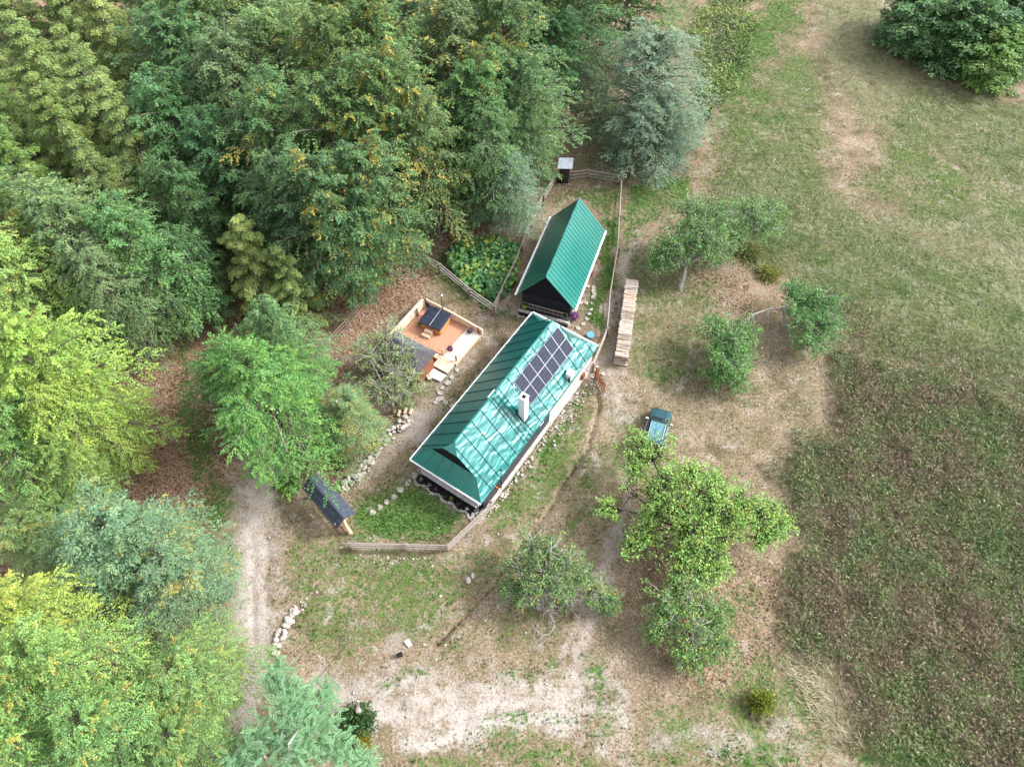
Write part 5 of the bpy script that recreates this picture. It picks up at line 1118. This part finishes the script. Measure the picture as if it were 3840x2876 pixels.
# hot tub
c4 = [G(*p, ZD + .98) for p in ((1618, 1146), (1697, 1178), (1645, 1240), (1566, 1203))]
tcx = sum((c_ for c_ in c4), Vector()) / 4; ax = (c4[1] - c4[0]); TA = math.atan2(ax.y, ax.x)
ha = ((c4[1] - c4[0]).length + (c4[2] - c4[3]).length) / 4; hb = ((c4[2] - c4[1]).length + (c4[3] - c4[0]).length) / 4
tb = thing('hot_tub', 'square hot tub with wooden sides and folded navy cover on the deck', 'hot tub', (tcx.x, tcx.y, ZD - .01), TA)
def rrect(a, b, r_, z, n=5):
    o = []
    for cx, cy, s0 in ((a - r_, b - r_, 0), (-a + r_, b - r_, 1), (-a + r_, -b + r_, 2), (a - r_, -b + r_, 3)):
        for i in range(n): t_ = (s0 + i / (n - 1)) * math.pi / 2; o.append((cx + r_ * math.cos(t_), cy + r_ * math.sin(t_), z))
    return o
q = MB(); q.loft([rrect(ha - .09, hb - .09, .2, 0), rrect(ha - .07, hb - .07, .22, .86)]); q.build('wooden_sides', TUBWOOD, tb, smooth=False)
cv = MB(); 
q = MB(); q.loft([rrect(ha, hb, .2, .86), rrect(ha + .02, hb + .02, .2, .9), rrect(ha, hb, .2, .99), rrect(ha - .12, hb - .12, .15, 1.01)]); co = q.build('cover', NAVY, tb, smooth=False)
q = MB(); q.bar((0, -hb + .02, 1.02), (0, hb - .02, 1.02), .035, .02); q.build('cover_seam', SILVER, co)
q = MB(); q.tube([(0, 0, 0), (0, 0, 2.6)], .06, 10); q.tube([(0, 0, 2.6), (0, 0, 2.64), (0, 0, 2.72)], [.13, .13, .03], 10); ch_ = q.build('stove_pipe', STEEL, tb); ch_.location = (.06, hb + .18, .1)
sp_ = DF.loc(G(1600, 1250, ZD)); spw = G(1598, 1262, ZD)
ts = thing('tub_steps', 'two light wooden steps on the deck beside the hot tub', 'steps', (spw.x, spw.y, ZD - .01), TA)
q = MB(); q.box((0, 0, .14), (.75, .32, .28)); q.build('lower_tread', FRESH, ts, bevel=.02); q = MB(); q.box((.1, .32, .27), (.75, .32, .54)); q.build('upper_tread', FRESH, ts, bevel=.02)
gx = G(1609, 1136, ZD + .3); q = MB(); q.box((0, 0, 0), (.5, .35, .5)); o = q.build('storage_box', GREENBOX, bevel=.03); o.location = (gx.x, gx.y, ZD + .25); o.rotation_euler = (0, 0, DA); tag(o, 'green plastic box in the back corner of the deck', 'box')
px_ = G(1575, 1222, ZD); flowers('potted_plant', 'light green potted plant between the tub steps and the plank wall', (px_.x, px_.y, ZD), .3, [(.3, .34, .12)], (.12, .22, .06), seed=70, potr=.14)
px_ = G(1762, 1247, ZD); flowers('flower_pot', 'pink and purple flowers at the right corner of the pale deck strip', (px_.x, px_.y, ZD), .3, [(.36, .08, .26), (.25, .14, .3)], (.08, .12, .07), seed=71, potr=.17, pot=BLACK)
px_ = G(1690, 1315, ZD); flowers('flower_pot', 'purple and red flowers beside the stair railing of the deck', (px_.x, px_.y, ZD), .33, [(.38, .07, .3), (.24, .1, .32), (.5, .03, .05)], (.07, .12, .06), seed=72, potr=.17, pot=BLACK)

# garden shed with hipped sheet roof under the old tree
sE = G(1636, 1322, 2.3); sN = G(1480, 1238, 2.3); sv = sN - sE; SLn = sv.length; SAg = math.atan2(sv.y, sv.x)
S_ = Frame((sE.x, sE.y, 0), SAg); t = thing('garden_shed', 'dark shed with grey hipped sheet roof half hidden by the old tree', 'shed', (sE.x, sE.y, 0), SAg)
# in this frame u runs E->N, +w is to the right of that = back; the shed body lies towards -w
dep = -2.6
q = MB(); a0, a1, a2, a3 = L(0, 0, 2.3), L(SLn, 0, 2.3), L(SLn, dep, 2.3), L(0, dep, 2.3); b0, b1 = L(1.2, dep / 2, 3.45), L(SLn - 1.2, dep / 2, 3.45)
for pl_ in ((a0, a1, b1, b0), (a3, b0, b1, a2)): q.slab(pl_, .05)
q.build('roof_slope', SHINGLE_L, t)
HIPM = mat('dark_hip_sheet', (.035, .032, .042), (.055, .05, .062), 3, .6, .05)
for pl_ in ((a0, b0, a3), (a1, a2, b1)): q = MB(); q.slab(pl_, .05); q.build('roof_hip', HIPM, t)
q = MB(); q.box(L(SLn / 2, dep / 2, 1.15), (SLn - .5, abs(dep) - .5, 2.3)); q.build('walls', BROWN, t)

# grey wooden pole in the trees, orange tarp, cable
pp = D(722, 945, 0); t = thing('wooden_pole', 'grey wooden pole with broken pale top among the small trees', 'pole', (pp.x, pp.y, 0)); tp = G(1262, 1506, 6.6)
q = MB(); q.tube([(0, 0, 0), ((tp.x - pp.x), (tp.y - pp.y), 6.6)], [.16, .12], 9); q.build('shaft', BARK_PALE, t); q = MB(); q.tube([(tp.x - pp.x, tp.y - pp.y, 6.6), (tp.x - pp.x, tp.y - pp.y, 6.72)], [.11, .05], 7, jit=.4); q.build('pole_top', CUTWOOD, t)
random.seed(9); o = thing('orange_tarpaulin', 'crumpled orange tarpaulin strips under the trees beside the rubble wall', 'tarpaulin', G(1330, 1660, 0))
for cx, cy, a_, sx, sy in ((1328, 1665, .9, 1.5, .5), (1352, 1630, .8, 1.2, .35), (1372, 1590, .7, .7, .35), (1310, 1695, 1.0, .7, .4)):
    p = G(cx, cy, .45) - Vector((G(1330, 1660).x, G(1330, 1660).y, 0)); q = MB(); rows = []
    for i in range(6): rows.append([(p.x + (i / 5 - .5) * sx * math.cos(a_) - (j / 3 - .5) * sy * math.sin(a_), p.y + (i / 5 - .5) * sx * math.sin(a_) + (j / 3 - .5) * sy * math.cos(a_), p.z + random.uniform(-.12, .12)) for j in range(4)])
    q.loft(rows, close=False, cap=False); q.build('tarpaulin_strip', ORANGETARP, o)
q = MB(); A = HF.w(-.1, 1.9, 2.2); Bp = G(1207, 2525, 1.5); Cp = G(960, 2780, 3.0)
for s_, e_ in ((A, Bp), (Bp, Cp)):
    n_ = 12; q.tube([s_.lerp(e_, i / n_) - Vector((0, 0, .5 * math.sin(math.pi * i / n_))) for i in range(n_ + 1)], .014, 5)
tag(q.build('overhead_cable', BLACK), 'thin dark overhead cable running from the cottage down to the lower left', 'cable')

# ------------------------------------------------------------------ rubble walls
def rubble(label, pts, width, size, seed, hgt=.25, cnt=9):
    random.seed(seed); q = MB(); k_ = 0; P = [G(a, b) for a, b in pts]
    for a, b in zip(P[:-1], P[1:]):
        d = b - a; n_ = Vector((-d.y, d.x, 0)).normalized(); m_ = max(1, int(d.length * cnt))
        for i in range(m_):
            p = a + d * random.random() + n_ * random.uniform(-width, width); k_ += 1; q.rock((p.x, p.y, random.uniform(.0, hgt)), random.uniform(*size), seed * 1000 + k_, flat=.65)
    o = q.build('rubble_wall', STONE); return tag(o, label, 'stone wall')
rubble('long dry rubble wall of pale stones between the path and the shrubs', [(1543, 1572), (1492, 1605), (1445, 1648), (1413, 1690), (1387, 1732), (1362, 1765), (1326, 1795), (1276, 1842)], .42, (.1, .24), 3, .35, 16)
rubble('short wall of large white boulders beside the gravel track', [(1112, 2285), (1085, 2331), (1055, 2371), (1037, 2412), (1026, 2453)], .28, (.12, .26), 4, .14, 13)
rubble('scattered pale stones in the soil below the lawn fence', [(1330, 2095), (1680, 2110)], .35, (.03, .085), 5, .01, 7)
rubble('light rubble spill at the far end of the boulder wall', [(1140, 2262), (1100, 2300)], .4, (.05, .12), 6, .05, 14)
# stepping stones
def stones(pts, label, group, sz=.26, seed=1):
    random.seed(seed)
    vr = []
    for i in range(4):
        q = MB(); n_ = 7; rr = [random.uniform(.75, 1.15) * sz for _ in range(n_)]
        q.loft([[(rr[k_] * f_ * math.cos(6.283 * k_ / n_), rr[k_] * f_ * .8 * math.sin(6.283 * k_ / n_), z_) for k_ in range(n_)] for f_, z_ in ((1, -.05), (1, .04), (.9, .06))]); o = q.build('stepping_stone', STONE); vr.append(o)
    for i, (a, b) in enumerate(pts):
        o = vr[i] if i < 4 else vr[i % 4].copy()
        if i >= 4: COL.objects.link(o)
        o.location = G(a, b, .02); o.rotation_euler = (0, 0, random.random() * 6.28); o.scale = (random.uniform(.85, 1.15),) * 3; tag(o, label, 'stepping stone', group)
z4 = lambda x, y: (1100 + x / 2.761, 950 + y / 2.761)
z3 = lambda x, y: (1800 + x / 2.458, 550 + y / 2.458)
z5 = lambda x, y: (1000 + x / 2.761, 1500 + y / 2.761)
stones([z4(*p) for p in ((1690, 1212), (1638, 1285), (1600, 1340), (1545, 1395), (1518, 1440), (1500, 1512), (1570, 1545), (1640, 1580), (1470, 1540), (1690, 1560), (1540, 1500))], 'pale stepping stone on the path between deck steps and cottage', 'stepping stones below the deck', .27, 2)
stones([z3(*p) for p in ((1045, 1300), (1048, 1330), (1050, 1358), (1045, 1392), (1035, 1448), (1022, 1500), (1008, 1540), (985, 1588), (950, 1635), (975, 1440), (925, 1440), (990, 1285))] + [(2168, 1232), (2152, 1252), (2130, 1215)], 'pale stepping stone beside the right wall of the log cabin', 'stepping stones beside the cabin', .25, 3)
stones([z5(*p) for p in ((1530, 800), (1460, 865), (1385, 932), (1322, 1000), (1240, 1052), (1170, 1110), (1095, 1160), (1530, 770), (1470, 840), (1575, 720))], 'grey stepping stone crossing the lower lawn', 'stepping stones across the lawn', .27, 4)
random.seed(77)
loose = MB()
for i in range(70):
    a = random.uniform(1000, 2300); b = random.uniform(1950, 2700); p = G(a, b); loose.rock((p.x, p.y, .01), random.uniform(.04, .11), 5000 + i)
tag(loose.build('scattered_stones', STONE), 'small pale stones scattered over the slope below the cottage', 'stones', kind='stuff')
for (a, b), lab in zip([(1772, 2158), (1756, 2176), (1988, 1752)], ['pale boulder by the ditch', 'smaller pale stone next to the ditch boulder', 'flat pale stone in the grass beside the cottage wall']):
    q = MB(); q.rock((0, 0, .05), .22, int(a)); o = q.build('boulder', STONE); o.location = G(a, b); tag(o, lab, 'stone')
q = MB(); q.slab([(-.5, -.25, .08), (.4, -.35, .08), (.5, .2, .08), (-.3, .35, .08)][::1], .1); o = q.build('stone_slab', STONEG); o.scale = (.6, .6, 1); o.location = G(1531, 2410); o.rotation_euler = (0, 0, -.7); tag(o, 'grey stone slab above the lower road', 'slab')
t = thing('bucket', 'small black bucket lying on the lower road', 'bucket', G(1499, 2458), .5); q = MB(); q.tube([(-.2, 0, .17), (.2, 0, .17)], [.13, .17], 12, cap=True); q.build('pail', BLACK, t); q = MB(); q.tube([(.2, -.16, .17), (.3, 0, .1), (.2, .16, .17)], .012, 5); q.build('handle', STEEL, t)
q = MB(); q.tube([(0, 0, 0), (.1, .1, 1.5), (.2, .5, 2.2)], [.22, .18, .1], 7, jit=.3); o = q.build('dead_stump', BARK_PALE); o.location = G(1352, 2680); tag(o, 'leaning grey dead stump in the roadside bush', 'stump')
# wooden edging stakes near the wall top
for i, (a, b) in enumerate(((1497, 1552), (1521, 1543), (1541, 1545))):
    q = MB(); q.box((0, 0, .1), (.18, .55, .2)); o = q.build('timber_block', CUTWOOD); o.location = G(a, b); o.rotation_euler = (0, 0, -.2); tag(o, ['left', 'middle', 'right'][i] + ' one of three short timber blocks above the rubble wall', 'timber block', 'timber blocks')
# fallen bare branch
random.seed(15); q = MB(); zb = lambda x, y, z=.1: G(1700 + x / 2.209, 1900 + y / 2.209, z)
main = [zb(790, 880, .5), zb(830, 940, .35), zb(838, 985, .3), zb(800, 1050, .2), zb(740, 1065, .15), zb(690, 1020, .15), zb(655, 965, .1)]
q.tube(main, [.05, .045, .04, .03, .025, .02, .01], 5)
for i in range(26):
    k_ = random.randrange(1, 6); p = main[k_]; d = Vector((random.uniform(-1, 1), random.uniform(-1.3, .3), random.uniform(0, .15))); ln = random.uniform(.4, 1.3)
    q.tube([p, p + d * ln * .5, p + (d + Vector((random.uniform(-.5, .5), random.uniform(-.4, .4), 0))) * ln], [.02, .013, .006], 3, cap=False)
tag(q.build('fallen_branch', BARK_PALE), 'bleached fallen branch on the grass below the gnarled apple tree', 'branch')
q = MB(); bb = [D(1692, 668, 1.2), D(1660, 668, 1.5), D(1625, 680, 1.6), D(1608, 694, 1.5)]; q.tube(bb, [.1, .08, .06, .04], 6)
for i in range(14):
    p = bb[random.randrange(1, 4)]; d = Vector((random.uniform(-.4, .6), random.uniform(-1.4, -.2), random.uniform(-.6, 0))); q.tube([p, p + d * .6, p + d * 1.1 + Vector((0, 0, -.2))], [.03, .018, .008], 3, cap=False)
tag(q.build('bent_branch', BARK_PALE), 'long bent bare branch between the two dark green plum trees', 'branch')

# ------------------------------------------------------------------ firewood stack (every log its own thing)
wa, wb_ = (G(2350, 1045, 1.2), G(2395, 1045, 1.2)), (G(2305, 1335, 1.2), G(2358, 1345, 1.2))
c0 = (wb_[0] + wb_[1]) / 2; c1 = (wa[0] + wa[1]) / 2; axw = c1 - c0; WL = axw.length; WA = math.atan2(axw.y, axw.x)
WF = Frame((c0.x, c0.y, 0), WA); lw = 1.12
random.seed(21); vr = []
for i in range(8):
    q = MB(); n_ = 6; rr = [random.uniform(.75, 1.2) for _ in range(n_)]; rad = .115
    def ring(x): return [(rad * rr[k_] * math.cos(6.283 * k_ / n_ + .3), x, rad * .8 * rr[k_] * math.sin(6.283 * k_ / n_ + .3)) for k_ in range(n_)]
    ln = lw * random.uniform(.92, 1.06); j_ = random.uniform(-.03, .03)
    def sh_(rg, dx): return [(x + dx, y, z + random.uniform(-.01, .01)) for x, y, z in rg]
    q.loft([ring(-ln / 2), sh_(ring(-ln / 6), j_), sh_(ring(ln / 6), -j_), ring(ln / 2)], mi=0)
    vr.append(q.build('firewood_log', [CUTWOOD, WEATHER, FRESH][i % 3]))
pm = [mat('split_wood_pale', (.38, .31, .26), (.60, .52, .46), 5, .85, .4, stretch=(4, .6, 4)), mat('split_wood_grey', (.27, .23, .21), (.50, .44, .40), 5, .9, .5, stretch=(4, .6, 4)), mat('split_wood_bark', (.16, .12, .10), (.36, .28, .23), 5, .9, .5, stretch=(4, .6, 4)), mat('split_wood_tan', (.36, .27, .21), (.55, .44, .36), 5, .85, .4, stretch=(4, .6, 4))]
for i, o in enumerate(vr): o.data.materials.clear(); o.data.materials.append(pm[i % 4])
first = True; used = set(); ncol = int(WL / .205); cnt = 0
for row in range(6):
    for i in range(ncol):
        if row < 5 and i > 1 and i < ncol - 2 and row < 4: continue      # buried courses: a core carries them
        vi = random.randrange(8); src = vr[vi]
        if i / ncol > .62: vi = random.choice((0, 1, 4, 3, 7)); src = vr[vi]
        if vi in used: o = src.copy(); COL.objects.link(o)
        else: o = src; used.add(vi)
        p = WF.w(.1 + i * .205 + (row % 2) * .09, random.uniform(-.04, .04), .11 + row * .185 + random.uniform(-.02, .02)); o.location = p; o.rotation_euler = (0, random.random() * 6.28 if False else random.uniform(-.2, .2), WA + random.uniform(-.06, .06)); o.scale = (random.uniform(.85, 1.15), 1, random.uniform(.85, 1.25))
        lab = 'split firewood log on top of the long stack' if row == 5 else ('split firewood log at an end of the long stack' if row < 4 else 'split firewood log just under the top course of the long stack')
        tag(o, lab, 'firewood', lab.replace('split firewood log', 'logs')); cnt += 1
for vi in range(8):
    if vi not in used: bpy.data.objects.remove(vr[vi])
q = MB(); random.seed(5)
for row in range(4):
    for s in (-1, 1):
        for i in range(2, ncol - 2): q.box(L(.1 + i * .205 + (row % 2) * .09, s * .28, .11 + row * .185), (.17, .54 + random.uniform(-.04, .04), .155), rx=0)
o = q.build('firewood_core', pm[1]); o.location = (c0.x, c0.y, 0); o.rotation_euler = (0, 0, WA); tag(o, 'packed lower courses of the long firewood stack', 'firewood', kind='stuff')

# ------------------------------------------------------------------ parked car
cf = G(2481, 1542, .55); CA = math.atan2(.945, .328)
car = thing('parked_car', 'dark teal off-road car parked with its rear under the lime apple tree', 'car', (cf.x - 1.95 * math.cos(CA), cf.y - 1.95 * math.sin(CA), 0), CA)
def sect(x, hw, z0, z1, hw2=None, n=0, dz=0):   # cross-section polygon of the lower body
    hw2 = hw2 or hw * .93
    return [(x, -hw * .96, z0), (x, -hw, z0 + .18), (x, -hw, z1 - .14), (x, -hw2, z1), (x, -hw2 * .5, z1 + .03 + dz), (x, hw2 * .5, z1 + .03 + dz), (x, hw2, z1), (x, hw, z1 - .14), (x, hw, z0 + .18), (x, hw * .96, z0)]
q = MB(); q.loft([sect(-1.98, .74, .42, .9), sect(-1.88, .82, .32, 1.0), sect(-1.2, .85, .3, 1.04), sect(.3, .85, .3, 1.04), sect(.75, .85, .3, 1.02), sect(1.4, .83, .32, .98), sect(1.78, .79, .36, .93), sect(1.93, .66, .42, .84)])
body = q.build('body', CARP, car, smooth=False, bevel=.03)
q = MB(); q.loft([[( .86, -.70, 1.03), (.86, .70, 1.03), (-1.85, .72, 1.03), (-1.85, -.72, 1.03)], [(.22, -.60, 1.52), (.22, .60, 1.52), (-1.66, .60, 1.55), (-1.66, -.60, 1.55)]]); q.build('windows', GLASS, car)
q = MB(); q.loft([[(.26, -.60, 1.52), (.26, .60, 1.52), (-1.72, .62, 1.54), (-1.72, -.62, 1.54)], [(.12, -.55, 1.60), (.12, .55, 1.60), (-1.6, .56, 1.61), (-1.6, -.56, 1.61)]]); rfc = q.build('roof_panel', CARROOF, car, bevel=.03)
for s in (-1, 1):
    q = MB(); q.bar((.1, .56 * s, 1.66), (-1.5, .57 * s, 1.66), .035, .04); q.bar((.1, .56 * s, 1.58), (.1, .56 * s, 1.66), .04, .04); q.bar((-1.5, .57 * s, 1.58), (-1.5, .57 * s, 1.66), .04, .04); q.build('roof_rail', SILVER, rfc)
    q = MB(); q.box((.58, .98 * s, 1.12), (.13, .22, .15)); q.bar((.58, .84 * s, 1.06), (.58, .9 * s, 1.08), .05, .05); q.build('side_mirror', SILVER, car, bevel=.02)
    for x in (-1.22, 1.22):
        q = MB(); q.tube([(x, .68 * s, .33), (x, .88 * s, .33)], .33, 20); w_ = q.build('wheel', BLACK, car); q = MB(); q.tube([(x, .885 * s, .33), (x, .895 * s, .33)], .2, 14); q.build('rim', STEEL, w_)
        q = MB(); q.tube([(x + .42 * math.cos(a_), .86 * s, .33 + .42 * math.sin(a_)) for a_ in np.linspace(0, math.pi, 9)], .05, 6); q.build('wheel_arch', CARPL, car)
    q = MB(); q.box((1.86, .55 * s, .72), (.1, .26, .16)); q.build('headlight', SILVER, car, bevel=.02)
    q = MB(); q.box((-1.95, .68 * s, .8), (.08, .14, .3)); q.build('tail_light', mat('tail_red%d' % (s + 1), (.3, .01, .01), (.4, .02, .02), 3, .3, 0), car)
    for x_ in (.45, -.5): 
        q = MB(); q.bar((x_, .66 * s, 1.03), (x_ - (.3 if x_ > 0 else .05), .6 * s, 1.53), .06, .05); q.build('window_pillar', CARP, car)
    q = MB(); q.bar((1.5, .87 * s, .38), (-1.7, .88 * s, .38), .06, .18); q.build('side_sill', SILVER, car)
q = MB(); q.bar((1.93, -.8, .42), (1.93, .8, .42), .16, .26); q.build('front_bumper', CARPL, car, bevel=.04)
q = MB(); q.bar((-1.98, -.8, .45), (-1.98, .8, .45), .14, .24); q.build('rear_bumper', CARPL, car, bevel=.04)
q = MB(); q.box((1.92, 0, .72), (.05, .8, .16)); q.build('grille', BLACK, car)
q = MB(); q.bar((.93, -.66, 1.05), (.93, .66, 1.05), .1, .03); 
for y_ in (-.3, .25): q.bar((.9, y_, 1.07), (.55, y_ + .3, 1.3), .02, .02)
q.build('wipers', BLACK, car)
q = MB(); q.bar((.85, -.70, 1.04), (.23, -.6, 1.54), .05, .05); q.bar((.85, .70, 1.04), (.23, .6, 1.54), .05, .05); q.bar((.9, -.7, 1.04), (.9, .7, 1.04), .05, .04); q.build('windscreen_frame', CARP, car)
q = MB()
for s in (-1, 1): q.bar((.95, .42 * s, 1.05), (1.8, .36 * s, .97), .03, .025)
q.build('bonnet_creases', CARP, body)
